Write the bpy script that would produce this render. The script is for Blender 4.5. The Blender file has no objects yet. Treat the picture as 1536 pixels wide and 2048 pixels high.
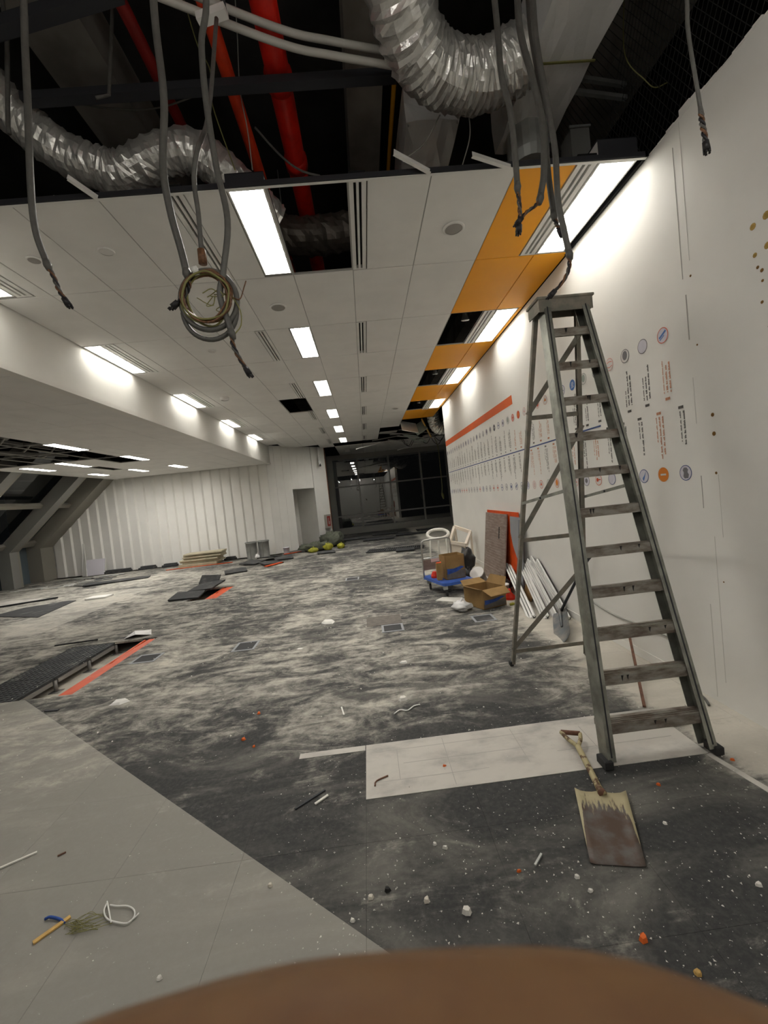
import bpy, math, random
from mathutils import Vector, Matrix

random.seed(7)
S = bpy.context.scene
COL = S.collection

# ------------------------------------------------------------------ camera
FPX = 830.0
ROT = (Matrix.Rotation(-0.0400712, 3, 'Z') @ Matrix.Rotation(1.5333464, 3, 'X')
       @ Matrix.Rotation(-0.1061882, 3, 'Z'))
CAMPOS = Vector((0, 0, 1.5))
cd = bpy.data.cameras.new('camera')
cam = bpy.data.objects.new('camera', cd)
COL.objects.link(cam)
cam.matrix_world = Matrix.Translation(CAMPOS) @ ROT.to_4x4()
cd.sensor_fit = 'HORIZONTAL'
cd.sensor_width = 36.0
cd.lens = 36.0 * FPX / 1536.0
cd.clip_start = 0.002
cd.clip_end = 200
cd.dof.use_dof = True
cd.dof.focus_distance = 4.0
cd.dof.aperture_fstop = 30.0
S.camera = cam

# ------------------------------------------------------------------ world, exposure
w = bpy.data.worlds.new('night')
S.world = w
w.use_nodes = True
w.node_tree.nodes['Background'].inputs[0].default_value = (0.0016, 0.0017, 0.0018, 1)
w.node_tree.nodes['Background'].inputs[1].default_value = 1.0
S.view_settings.view_transform = 'Standard'
S.view_settings.look = 'None'
S.view_settings.gamma = 1
S.view_settings.use_curve_mapping = False
S.view_settings.exposure = 1.03
LAMP = 29.0            # emission of a lit fluorescent fixture
LAMPCOL = (1.0, 0.972, 0.915)


# ------------------------------------------------------------------ helpers
def ray(u, v):
    return ROT @ Vector(((u - 768) / FPX, -(v - 1024) / FPX, -1))


def at(u, v, ax, val):
    d = ray(u, v)
    i = 'xyz'.index(ax)
    return CAMPOS + d * ((val - CAMPOS[i]) / d[i])


def fl(u, v, z=0.0):
    return at(u, v, 'z', z)


def lin(h):
    h = h.lstrip('#')
    o = []
    for i in (0, 2, 4):
        c = int(h[i:i + 2], 16) / 255
        o.append(c / 12.92 if c <= 0.04045 else ((c + 0.055) / 1.055) ** 2.4)
    return tuple(o) + (1,)


class NT:
    def __init__(s, m):
        s.t = m.node_tree
        s.n = s.t.nodes
        s.l = s.t.links

    def add(s, typ, **kw):
        n = s.n.new(typ)
        for k, v in kw.items():
            if k == 'inp':
                for kk, vv in v.items():
                    if hasattr(vv, 'is_linked') or hasattr(vv, 'links'):
                        s.l.new(vv, n.inputs[kk])
                    else:
                        n.inputs[kk].default_value = vv
            else:
                setattr(n, k, v)
        return n

    def math(s, op, a, b=0.0, c=0.0, clamp=False):
        n = s.n.new('ShaderNodeMath')
        n.operation = op
        n.use_clamp = clamp
        for i, x in enumerate((a, b, c)):
            if hasattr(x, 'links'):
                s.l.new(x, n.inputs[i])
            else:
                n.inputs[i].default_value = x
        return n.outputs[0]

    def noise(s, vec, scale, detail=4, rough=0.55, dist=0.0):
        n = s.add('ShaderNodeTexNoise', inp={'Scale': scale, 'Detail': detail, 'Roughness': rough, 'Distortion': dist})
        if vec is not None:
            s.l.new(vec, n.inputs['Vector'])
        return n.outputs['Fac']

    def ramp(s, fac, a, b):
        n = s.add('ShaderNodeMapRange', inp={'From Min': a, 'From Max': b})
        n.interpolation_type = 'SMOOTHSTEP'
        s.l.new(fac, n.inputs['Value'])
        return n.outputs[0]

    def mix(s, fac, a, b):
        n = s.add('ShaderNodeMix', data_type='RGBA')
        for i, x in ((0, fac), (6, a), (7, b)):
            if hasattr(x, 'links'):
                s.l.new(x, n.inputs[i])
            else:
                n.inputs[i].default_value = x
        return n.outputs[2]


MATS = {}


def mat(name, col, rough=0.6, metal=0.0, var=0.0, vscale=6.0, col2=None, bump=0.0, bscale=60.0, spec=0.4, stretch=None,
        thr=(0.35, 0.7), emit=None, coat=0.0, sub=0.0):
    """principled material with an optional second colour in noise patches and a fine noise bump"""
    m = bpy.data.materials.new(name)
    m.use_nodes = True
    t = NT(m)
    b = t.n['Principled BSDF']
    if isinstance(col, str):
        col = lin(col)
    if isinstance(col2, str):
        col2 = lin(col2)
    b.inputs['Base Color'].default_value = col
    b.inputs['Roughness'].default_value = rough
    b.inputs['Metallic'].default_value = metal
    b.inputs['Specular IOR Level'].default_value = spec
    b.inputs['Coat Weight'].default_value = coat
    if sub:
        b.inputs['Subsurface Weight'].default_value = sub
        b.inputs['Subsurface Radius'].default_value = (0.004, 0.002, 0.001)
    vec = None
    if var or col2 or bump:
        g = t.add('ShaderNodeNewGeometry').outputs['Position']
        vec = g
        if stretch:
            mp = t.add('ShaderNodeMapping', inp={'Scale': stretch})
            t.l.new(g, mp.inputs['Vector'])
            vec = mp.outputs[0]
    if col2:
        f = t.ramp(t.noise(vec, vscale, 6, 0.6), *thr)
        c = t.mix(f, col, col2)
        t.l.new(c, b.inputs['Base Color'])
    elif var:
        f = t.noise(vec, vscale, 5)
        c0 = tuple(max(0, x * (1 - var)) for x in col[:3]) + (1,)
        c1 = tuple(min(1, x * (1 + var)) for x in col[:3]) + (1,)
        t.l.new(t.mix(t.ramp(f, 0.3, 0.7), c0, c1), b.inputs['Base Color'])
    if bump:
        bn = t.add('ShaderNodeBump', inp={'Strength': min(1.0, bump), 'Distance': 0.01})
        t.l.new(t.noise(vec, bscale, 4), bn.inputs['Height'])
        t.l.new(bn.outputs[0], b.inputs['Normal'])
    if emit:
        b.inputs['Emission Color'].default_value = tuple(emit[0]) + (1,)
        b.inputs['Emission Strength'].default_value = emit[1]
    MATS[name] = m
    return m


class MB:
    """collects geometry for ONE mesh"""

    def __init__(s):
        s.v = []
        s.f = []
        s.sm = False

    def add(s, vs, fs, M=None):
        o = len(s.v)
        for p in vs:
            p = Vector(p)
            s.v.append(M @ p if M is not None else p)
        s.f += [tuple(i + o for i in f) for f in fs]
        return s

    def box(s, x0, x1, y0, y1, z0, z1, M=None):
        vs = [(x0, y0, z0), (x1, y0, z0), (x1, y1, z0), (x0, y1, z0), (x0, y0, z1), (x1, y0, z1), (x1, y1, z1), (x0, y1, z1)]
        return s.add(vs, [(0, 3, 2, 1), (4, 5, 6, 7), (0, 1, 5, 4), (1, 2, 6, 5), (2, 3, 7, 6), (3, 0, 4, 7)], M)

    def bbox(s, x0, x1, y0, y1, z0, z1, b=0.004, M=None):
        """box with chamfered top and bottom edges"""
        vs = []
        for z, i in ((z0, b), (z0 + b, 0), (z1 - b, 0), (z1, b)):
            vs += [(x0 + i, y0 + i, z), (x1 - i, y0 + i, z), (x1 - i, y1 - i, z), (x0 + i, y1 - i, z)]
        fs = [(3, 2, 1, 0), (12, 13, 14, 15)]
        for k in range(3):
            for j in range(4):
                a = k * 4 + j
                c = k * 4 + (j + 1) % 4
                fs.append((a, c, c + 4, a + 4))
        return s.add(vs, fs, M)

    def bar(s, a, b, w, h, up=(0, 0, 1)):
        """rectangular bar from a to b, w across, h along up"""
        a, b = Vector(a), Vector(b)
        d = b - a
        L = d.length
        y = d.normalized()
        x = y.cross(Vector(up))
        if x.length < 1e-4:
            x = y.cross(Vector((1, 0, 0)))
        x.normalize()
        z = x.cross(y)
        M = Matrix((x, y, z)).transposed().to_4x4()
        M.translation = a
        return s.box(-w / 2, w / 2, 0, L, -h / 2, h / 2, M)

    def channel(s, a, b, w, h, t, up=(0, 0, 1)):
        """C channel: web plus two flanges; the open side faces +up"""
        a, b = Vector(a), Vector(b)
        d = b - a
        L = d.length
        y = d.normalized()
        x = y.cross(Vector(up)).normalized()
        z = x.cross(y)
        M = Matrix((x, y, z)).transposed().to_4x4()
        M.translation = a
        s.box(-w / 2, w / 2, 0, L, 0, t, M)
        s.box(-w / 2, -w / 2 + t, 0, L, t, h, M)
        s.box(w / 2 - t, w / 2, 0, L, t, h, M)
        return s

    def prism(s, poly, z0, z1, M=None):
        n = len(poly)
        vs = [(p[0], p[1], z0) for p in poly] + [(p[0], p[1], z1) for p in poly]
        fs = [tuple(range(n - 1, -1, -1)), tuple(range(n, 2 * n))]
        fs += [(i, (i + 1) % n, (i + 1) % n + n, i + n) for i in range(n)]
        return s.add(vs, fs, M)

    def tube(s, pts, r, n=8, cap=True, fn=None, closed=False):
        pts = [Vector(p) for p in pts]
        N = len(pts)
        rs = r if isinstance(r, (list, tuple)) else [r] * N
        o = len(s.v)
        T = []
        for i in range(N):
            a = pts[(i - 1) % N] if closed else pts[max(0, i - 1)]
            b = pts[(i + 1) % N] if closed else pts[min(N - 1, i + 1)]
            T.append((b - a).normalized())
        u = T[0].orthogonal().normalized()
        for i in range(N):
            u = (u - T[i] * u.dot(T[i]))
            if u.length < 1e-6:
                u = T[i].orthogonal()
            u.normalize()
            vv = T[i].cross(u)
            for j in range(n):
                a = 2 * math.pi * j / n
                rr = rs[i] * (fn(i, j) if fn else 1)
                s.v.append(pts[i] + (u * math.cos(a) + vv * math.sin(a)) * rr)
        for i in range(N if closed else N - 1):
            k = (i + 1) % N
            for j in range(n):
                s.f.append((o + i * n + j, o + i * n + (j + 1) % n, o + k * n + (j + 1) % n, o + k * n + j))
        if cap and not closed:
            s.f.append(tuple(o + j for j in range(n - 1, -1, -1)))
            s.f.append(tuple(o + (N - 1) * n + j for j in range(n)))
        s.sm = True
        return s

    def lathe(s, prof, n=20, M=None, cap=True):
        vs = []
        for r, z in prof:
            for j in range(n):
                a = 2 * math.pi * j / n
                vs.append((r * math.cos(a), r * math.sin(a), z))
        fs = []
        for i in range(len(prof) - 1):
            for j in range(n):
                fs.append((i * n + j, i * n + (j + 1) % n, (i + 1) * n + (j + 1) % n, (i + 1) * n + j))
        if cap:
            fs.append(tuple(range(n - 1, -1, -1)))
            k = (len(prof) - 1) * n
            fs.append(tuple(k + j for j in range(n)))
        return s.add(vs, fs, M)

    def mesh(s, name, m, off=Vector((0, 0, 0)), smooth=None):
        me = bpy.data.meshes.new(name)
        me.from_pydata([tuple(p - off) for p in s.v], [], s.f)
        me.update()
        me.materials.append(MATS[m] if isinstance(m, str) else m)
        if smooth if smooth is not None else s.sm:
            me.polygons.foreach_set('use_smooth', [True] * len(me.polygons))
        return me


def wloc(o):
    p = Vector((0, 0, 0))
    while o is not None:
        p += o.location
        o = o.parent
    return p


def tag(o, label=None, cat=None, group=None, kind=None):
    if label:
        o['label'] = label
    if cat:
        o['category'] = cat
    if group:
        o['group'] = group
    if kind:
        o['kind'] = kind
    return o


def obj(name, mb, m, parent=None, smooth=None, **kw):
    """links mb (world coordinates) as one object, origin at the middle of its base"""
    lo = Vector((min(p.x for p in mb.v), min(p.y for p in mb.v), min(p.z for p in mb.v)))
    hi = Vector((max(p.x for p in mb.v), max(p.y for p in mb.v), max(p.z for p in mb.v)))
    base = Vector(((lo.x + hi.x) / 2, (lo.y + hi.y) / 2, lo.z))
    o = bpy.data.objects.new(name, mb.mesh(name, m, base, smooth))
    COL.objects.link(o)
    o.parent = parent
    o.location = base - wloc(parent)
    return tag(o, **kw)


def inst(name, me, loc, parent=None, rot=None, **kw):
    o = bpy.data.objects.new(name, me)
    COL.objects.link(o)
    o.parent = parent
    o.location = Vector(loc) - wloc(parent)
    if rot:
        o.rotation_euler = rot
    return tag(o, **kw)


def thing(name, loc, label=None, cat=None, group=None, kind=None):
    o = bpy.data.objects.new(name, None)
    o.empty_display_size = 0.1
    COL.objects.link(o)
    o.location = loc
    return tag(o, label, cat, group, kind)


def spline(pts, k=6):
    """Catmull-Rom through the points"""
    P = [Vector(p) for p in pts]
    P = [P[0] * 2 - P[1]] + P + [P[-1] * 2 - P[-2]]
    out = []
    for i in range(1, len(P) - 2):
        a, b, c, d = P[i - 1:i + 3]
        for j in range(k):
            t = j / k
            out.append(0.5 * ((2 * b) + (c - a) * t + (2 * a - 5 * b + 4 * c - d) * t * t + (3 * b - a - 3 * c + d) * t ** 3))
    out.append(P[-2])
    return out


def rotz(a, loc=(0, 0, 0)):
    return Matrix.Translation(Vector(loc)) @ Matrix.Rotation(a, 4, 'Z')


# ------------------------------------------------------------------ materials
mat('wall_white', (0.80, 0.785, 0.74, 1), 0.65, var=0.03, vscale=1.5, bump=0.05, bscale=90)
mat('clad_white', (0.76, 0.75, 0.71, 1), 0.5, var=0.03, vscale=2)
mat('tile_white', (0.82, 0.81, 0.78, 1), 0.85, var=0.03, vscale=3, bump=0.08, bscale=250)
mat('tile_orange', lin('#ffab08'), 0.55, var=0.03, vscale=3)
mat('grid_grey', (0.42, 0.41, 0.39, 1), 0.6)
mat('white_metal', (0.78, 0.77, 0.74, 1), 0.4, var=0.03)
mat('gap_black', (0.006, 0.006, 0.006, 1), 0.9)  # plain black standing in for the shade inside slots and gaps
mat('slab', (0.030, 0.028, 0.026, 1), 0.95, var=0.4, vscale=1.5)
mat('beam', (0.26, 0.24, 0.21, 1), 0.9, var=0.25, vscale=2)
mat('steel_dark', (0.035, 0.036, 0.042, 1), 0.55, metal=0.2)
mat('frame_grey', (0.24, 0.235, 0.22, 1), 0.5, metal=0.2)
mat('frame_blue', (0.09, 0.115, 0.13, 1), 0.6)
mat('rib_grey', (0.23, 0.215, 0.185, 1), 0.55)
mat('pipe_red', lin('#c01a08'), 0.4, var=0.15, vscale=9)
mat('pipe_shaded', lin('#7a120a'), 0.5)  # darkened copy of the red paint, shade put into the colour
mat('pipe_lit', lin('#cf3a14'), 0.45, var=0.15, vscale=9)  # red pipe with its orange lighting put into the colour
mat('yellow_paint', lin('#c98a12'), 0.5)
mat('foil', (0.84, 0.83, 0.80, 1), 0.30, metal=0.72, bump=0.9, bscale=16)
mat('foil_flat', (0.93, 0.92, 0.90, 1), 0.35, metal=0.15, bump=0.6, bscale=9)
mat('foil_shaded', (0.16, 0.14, 0.12, 1), 0.45, metal=0.6, bump=0.8, bscale=14)  # darker copy of foil, the void's shade put into the colour
mat('conduit', (0.105, 0.102, 0.092, 1), 0.5, var=0.1, vscale=40)
mat('conduit_white', (0.5, 0.49, 0.45, 1), 0.5)
mat('wire_black', (0.02, 0.018, 0.02, 1), 0.5)
mat('wire_brown', (0.16, 0.075, 0.035, 1), 0.5, var=0.4, vscale=80)
mat('wire_olive', (0.22, 0.21, 0.07, 1), 0.5)
mat('wire_grey', (0.35, 0.34, 0.31, 1), 0.5)
mat('alu', (0.31, 0.315, 0.28, 1), 0.40, metal=0.8, var=0.25, vscale=12)
mat('alu_dusty', (0.20, 0.195, 0.165, 1), 0.6, metal=0.4, col2=(0.30, 0.265, 0.22, 1), vscale=14)
mat('rubber', (0.03, 0.03, 0.03, 1), 0.8)
mat('tread', (0.34, 0.32, 0.28, 1), 0.75, metal=0.15, col2=(0.14, 0.105, 0.08, 1), vscale=9, stretch=(1, 3, 3))
mat('spatter', (0.015, 0.014, 0.013, 1), 0.7)
mat('shovel_paint', lin('#c9b77a'), 0.65, col2=lin('#7d6a58'), vscale=7, thr=(0.50, 0.56))
mat('shovel_wood', lin('#aea27c'), 0.6, col2=lin('#5d4530'), vscale=22, thr=(0.52, 0.6))
mat('rust', lin('#6a4a3a'), 0.8, var=0.3, vscale=20)
mat('concrete', (0.62, 0.58, 0.50, 1), 0.9, var=0.15, vscale=4)
mat('orange_metal', lin('#d04a0c'), 0.5, var=0.12, vscale=8)
mat('panel_dark', (0.045, 0.047, 0.05, 1), 0.6, metal=0.2, col2=(0.22, 0.215, 0.20, 1), vscale=5, thr=(0.5, 0.85))
mat('carpet_loose', (0.055, 0.056, 0.057, 1), 0.95, col2=(0.2, 0.195, 0.185, 1), vscale=4, thr=(0.5, 0.85))
mat('sheet_white', (0.56, 0.535, 0.485, 1), 0.85, col2=(0.30, 0.29, 0.27, 1), vscale=3.2, stretch=(1, 1.6, 1), thr=(0.42, 0.8))
mat('score_mark', (0.40, 0.385, 0.35, 1), 0.9)
mat('paper', (0.78, 0.77, 0.73, 1), 0.8)
mat('plaster', (0.74, 0.72, 0.66, 1), 0.9)
mat('cardboard', lin('#94764a'), 0.85, var=0.15, vscale=7)
mat('cardboard_in', lin('#8a6a3c'), 0.9, var=0.15, vscale=7)
mat('print_blue', lin('#2f4f96'), 0.85, var=0.3, vscale=20)
mat('print_grey', lin('#6b655f'), 0.85, var=0.15, vscale=14)
mat('trolley_blue', lin('#3c5fae'), 0.45, var=0.1, vscale=10)
mat('chrome', (0.55, 0.55, 0.53, 1), 0.3, metal=0.9)
mat('bag_black', (0.018, 0.017, 0.017, 1), 0.35, bump=0.5, bscale=14)
mat('bag_white', (0.72, 0.71, 0.70, 1), 0.35, bump=0.6, bscale=25, spec=0.6)
mat('plastic_white', (0.74, 0.72, 0.66, 1), 0.4)
mat('plastic_cream', (0.72, 0.64, 0.54, 1), 0.5)
mat('bucket', lin('#b8b4aa'), 0.45, col2=lin('#6d5a50'), vscale=9)
mat('red_plastic', lin('#d8331c'), 0.45)
mat('pink_sheet', lin('#d9b9b4'), 0.7)
mat('board_brown', lin('#7c6a60'), 0.7, col2=lin('#94867c'), vscale=5, stretch=(1, 1, 6))
mat('board_grey', lin('#8f9296'), 0.5, var=0.1, vscale=2, stretch=(1, 4, 0.4))
mat('steel_blade', lin('#5f6468'), 0.5, metal=0.5, col2=lin('#85827c'), vscale=7)
mat('galv', lin('#b4b6b3'), 0.45, metal=0.5, var=0.15, vscale=6)
mat('wood', lin('#c9a35f'), 0.7, var=0.12, vscale=30)
mat('lime_sack', lin('#97962c'), 0.7, var=0.25, vscale=8)
mat('net_grey', lin('#55584c'), 0.9, var=0.3, vscale=8)
mat('tile_stack', lin('#b3aa92'), 0.8, var=0.1, vscale=7)
mat('chip_orange', lin('#dd6a2a'), 0.7)
mat('print_orange', lin('#d9622a'), 0.6, var=0.05, vscale=3)
mat('print_navy', lin('#3d5184'), 0.6)
mat('print_text', lin('#77736c'), 0.7)
mat('print_text_dark', lin('#56534f'), 0.7)
mat('print_text_orange', lin('#c98a68'), 0.7)
mat('badge_white', lin('#d6d3cf'), 0.6)
mat('badge_lilac', lin('#cdcad2'), 0.6)
mat('badge_grey', lin('#6f6d70'), 0.6)
mat('badge_blue', lin('#4a72b0'), 0.6)
mat('badge_red', lin('#d2552f'), 0.6)
mat('badge_orange', lin('#d77e22'), 0.6)
mat('badge_green', lin('#97a096'), 0.6)
mat('badge_pink', lin('#d69a90'), 0.6)
mat('skin', lin('#6c4c2a'), 0.6, col2=lin('#5e3e22'), vscale=90, thr=(0.3, 0.75), sub=0.15)
mat('nail', lin('#b98a70'), 0.3)
mat('lamp_on', (0.9, 0.9, 0.88, 1), 0.5, emit=(LAMPCOL, LAMP))
mat('lamp_side', (0.9, 0.9, 0.88, 1), 0.5, emit=(LAMPCOL, LAMP * 0.31))
mat('lamp_off', (0.62, 0.62, 0.60, 1), 0.5)
mat('wood_door_edge', lin('#6b3f24'), 0.6)
mat('sign_red', lin('#8c2f28'), 0.5)
mat('box_grey', lin('#9a9690'), 0.5)
mat('hole_brown', lin('#7a5a2a'), 0.9)
mat('stain_tan', lin('#a88a4a'), 0.9)
mat('crease', (0.62, 0.605, 0.56, 1), 0.8)
mat('crease_dark', (0.40, 0.385, 0.35, 1), 0.8)
mat('mesh_wire', (0.045, 0.045, 0.043, 1), 0.5, metal=0.3)


def glass_mat(name, tint, refl_ior):
    m = bpy.data.materials.new(name)
    m.use_nodes = True
    t = NT(m)
    for n in list(t.n):
        t.n.remove(n)
    out = t.add('ShaderNodeOutputMaterial')
    fr = t.add('ShaderNodeFresnel', inp={'IOR': refl_ior})
    tr = t.add('ShaderNodeBsdfTransparent', inp={'Color': tint})
    gl = t.add('ShaderNodeBsdfGlossy', inp={'Color': (1, 1, 1, 1), 'Roughness': 0.015})
    mx = t.add('ShaderNodeMixShader', inp={0: fr.outputs[0], 1: tr.outputs[0], 2: gl.outputs[0]})
    t.l.new(mx.outputs[0], out.inputs[0])
    MATS[name] = m


glass_mat('glass_end', (0.5, 0.5, 0.48, 1), 2.3)
glass_mat('glass_roof', (0.55, 0.6, 0.62, 1), 1.6)


def floor_mat():
    m = bpy.data.materials.new('carpet')
    m.use_nodes = True
    t = NT(m)
    b = t.n['Principled BSDF']
    b.inputs['Roughness'].default_value = 0.92
    b.inputs['Specular IOR Level'].default_value = 0.25
    pos = t.add('ShaderNodeNewGeometry').outputs['Position']
    sx = t.add('ShaderNodeSeparateXYZ')
    t.l.new(pos, sx.inputs[0])
    X, Y = sx.outputs[0], sx.outputs[1]
    # light grey carpet: cut along one long diagonal, plus a band further back
    d = t.math('ADD', Y, t.math('MULTIPLY', X, 0.7956))
    la = t.math('LESS_THAN', d, 1.2525)
    band = t.math('MULTIPLY', t.math('MULTIPLY', t.math('GREATER_THAN', X, -6.25), t.math('LESS_THAN', X, -5.07)),
                  t.math('MULTIPLY', t.math('GREATER_THAN', Y, 6.4), t.math('LESS_THAN', Y, 9.7)))
    light = t.math('MAXIMUM', la, band)
    tilevar = t.add('ShaderNodeObjectInfo').outputs['Random']
    base = t.mix(light, (0.046, 0.047, 0.047, 1), (0.27, 0.26, 0.232, 1))
    # dust: broad drifts, streaks and fine speckle
    n1 = t.noise(pos, 0.75, 5, 0.6, 0.6)
    mp = t.add('ShaderNodeMapping', inp={'Scale': (0.55, 1.3, 1), 'Rotation': (0, 0, 0.45)})
    t.l.new(pos, mp.inputs['Vector'])
    n2 = t.noise(mp.outputs[0], 3.6, 9, 0.72, 1.2)
    n3 = t.noise(pos, 42, 3, 0.7)
    n4 = t.noise(pos, 9, 6, 0.75, 0.3)
    # where people dumped and dragged plaster: thickest in the middle of the room and along the right wall
    mid = t.math('MULTIPLY', t.ramp(Y, 2.0, 3.2), t.ramp(Y, 18.0, 10.0))
    wallside = t.ramp(X, 1.45, 1.85)
    left = t.ramp(X, -2.2, -4.5)
    amt = t.math('ADD', t.math('MULTIPLY', mid, 0.105), t.math('MULTIPLY', wallside, 0.30))
    amt = t.math('ADD', amt, t.math('MULTIPLY', left, 0.05))
    sm = t.math('ADD', t.math('MULTIPLY', n1, 0.42), t.math('MULTIPLY', n2, 0.58))
    sm = t.math('ADD', sm, t.math('MULTIPLY', t.math('SUBTRACT', n4, 0.5), 0.30))
    sm = t.math('ADD', sm, amt)
    dust = t.ramp(sm, 0.52, 0.76)
    n5 = t.noise(mp.outputs[0], 1.7, 7, 0.66, 0.8)
    fine = t.math('ADD', t.math('MULTIPLY', t.ramp(n3, 0.35, 0.75), 0.05), t.math('MULTIPLY', t.ramp(n5, 0.44, 0.74), 0.24))
    dust = t.math('ADD', t.math('MULTIPLY', dust, 0.82), fine, clamp=True)
    c = t.mix(dust, base, (0.56, 0.53, 0.46, 1))
    spk = t.ramp(t.noise(pos, 65, 2, 0.5), 0.72, 0.77)
    c = t.mix(t.math('MULTIPLY', spk, 0.5), c, (0.66, 0.63, 0.56, 1))
    t.l.new(c, b.inputs['Base Color'])
    bn = t.add('ShaderNodeBump', inp={'Strength': 0.06, 'Distance': 0.002})
    t.l.new(t.noise(pos, 180, 3), bn.inputs['Height'])
    t.l.new(bn.outputs[0], b.inputs['Normal'])
    MATS['carpet'] = m


floor_mat()

# ================================================================== THE SETTING
ZC = 3.51           # main ceiling
ZL = 2.94           # lower ceiling on the left
WX = 2.06           # face of the right wall
YB = -5.0           # back of the room
YE = 18.5           # glazed end

# ---- floor: raised carpet tiles on a slab
floor = thing('floor', (0, 6, 0), 'dusty dark grey carpet-tile raised floor strewn with plaster', None, kind='structure')
TX, TY = 0.542, 0.525


def tile_x(k):
    return -0.16 + TX * k


def tile_y(m):
    return 3.87 + TY * m


def bare(k, m):
    """tiles that are missing or lifted"""
    if k == -6 and m in (0, 1, 2):
        return True
    if k == -7 and m in (0, 1, 2):
        return True
    if k == -6 and m in (7, 8):
        return True
    return False


tiles = []
for k in range(-22, 12):
    for m in range(-17, 28):
        x0, y0 = tile_x(k), tile_y(m)
        if bare(k, m) or x0 > 5.6:
            continue
        if y0 > 12.9 and x0 < -3.2 and y0 + TY > 13.65:
            continue
        cx, cy = x0 + TX / 2, y0 + TY / 2
        v = ROT.transposed() @ (Vector((cx, cy, 0)) - CAMPOS)
        vis = v.z < -0.3 and abs(v.x / -v.z * FPX) < 800 and abs(v.y / -v.z * FPX) < 1060
        tiles.append((v.length if vis else 99 + v.length, x0, y0))
tiles.sort()
g = 0.0003
mb = MB().bbox(-TX / 2 + g, TX / 2 - g, -TY / 2 + g, TY / 2 - g, -0.028, 0, 0.0006)
tile_me = mb.mesh('carpet_tile', 'carpet')
for dist, x0, y0 in tiles[:300]:
    inst('carpet_tile', tile_me, (x0 + TX / 2, y0 + TY / 2, 0), floor)
mb = MB()
for dist, x0, y0 in tiles[300:]:
    mb.bbox(x0 + g, x0 + TX - g, y0 + g, y0 + TY - g, -0.028, 0, 0.0006)
obj('carpet_tile', mb, 'carpet', floor, kind='stuff')
mb = MB().box(-12.2, 6.2, YB - .2, YE + .2, -0.30, -0.16)
obj('floor_slab', mb, 'concrete', floor)
# steel understructure beside the long slot (support edges and pedestals)
mb = MB()
for k in range(4):
    y = tile_y(k)
    mb.tube([(-3.41, y, -0.16), (-3.41, y, -0.04)], 0.018, 8)
    mb.box(-3.46, -3.36, y - .05, y + .05, -0.165, -0.155)
obj('pedestals', mb, 'frame_grey', floor)
mb = MB()
for k in range(3):
    y0 = tile_y(k)
    mb.box(-3.425, -3.405, y0 + .04, y0 + TY - .04, -0.075, -0.035)
obj('stringer', mb, 'frame_grey', floor)
# bare raised-floor panels with a dimpled top where the carpet is gone
pm = MB()
pm.bbox(-TX / 2 + .003, TX / 2 - .003, -TY / 2 + .003, TY / 2 - .003, -0.035, -0.006, 0.003)
for i in range(10):
    for j in range(10):
        x = -TX / 2 + .035 + i * (TX - .07) / 9
        y = -TY / 2 + .035 + j * (TY - .07) / 9
        pm.bbox(x - .016, x + .016, y - .016, y + .016, -0.006, -0.0005, 0.0025)
pme = pm.mesh('floor_panel', 'panel_dark')
for k in range(3):
    inst('floor_panel', pme, (tile_x(-7) + TX / 2, tile_y(k) + TY / 2, 0.0), floor)
# white backing sheet left bare across the floor
mb = MB().box(-0.16, 1.62, 2.03, 2.485, 0.0004, 0.0030)
obj('bare_floor_sheet', mb, 'sheet_white', floor, label='bare whitish floor strip under the ladder')
mb = MB().box(-0.56, -0.165, 2.435, 2.485, 0.0004, 0.0030)
obj('bare_floor_strip', mb, 'sheet_white', floor)
mb = MB().prism([(1.60, 2.02), (1.63, 2.03), (1.75, 1.35), (1.71, 1.35)], 0.0004, 0.0025)
obj('bare_floor_strip', mb, 'sheet_white', floor)

for (x0, x1, y, dx) in [(-.1, .85, 2.40, .004), (.05, .75, 2.27, .004), (.9, 1.55, 2.20, .004), (-.12, .5, 2.14, .003)]:
    obj('score_mark', MB().box(x0, x1, y, y + dx, .0031, .0034), 'score_mark', floor)
for (x, y0, y1) in [(.30, 2.05, 2.46), (.72, 2.14, 2.46), (1.12, 2.05, 2.40), (.02, 2.14, 2.40)]:
    obj('score_mark', MB().box(x, x + .004, y0, y1, .0031, .0034), 'score_mark', floor)
# floor grilles: square metal frame, dark insert
for (x0, x1, y0, y1, lab) in [(-2.72, -2.45, 4.50, 4.76, 'square metal-framed floor outlet beside the open orange floor slot'),
                              (-1.63, -1.38, 4.50, 4.79, 'square metal-framed floor outlet left of the crumpled white paper'),
                              (1.06, 1.31, 4.51, 4.75, 'square metal-framed floor outlet in front of the open cardboard box'),
                              (0.02, 0.27, 4.54, 4.80, 'square metal-framed floor outlet in the middle beside a paler tile'),
                              (-0.55, -0.29, 7.75, 8.02, 'farthest small metal-framed floor outlet in the middle of the room')]:
    th = thing('floor_outlet', ((x0 + x1) / 2, (y0 + y1) / 2, 0), lab, 'floor outlet')
    f = 0.026
    mb = MB()
    mb.box(x0, x1, y0, y0 + f, 0.0005, 0.005).box(x0, x1, y1 - f, y1, 0.0005, 0.005)
    mb.box(x0, x0 + f, y0 + f, y1 - f, 0.0005, 0.005).box(x1 - f, x1, y0 + f, y1 - f, 0.0005, 0.005)
    obj('frame', mb, 'board_grey', th)
    obj('lid', MB().box(x0 + f, x1 - f, y0 + f, y1 - f, 0.0005, 0.003), 'carpet_loose', th)

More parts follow.
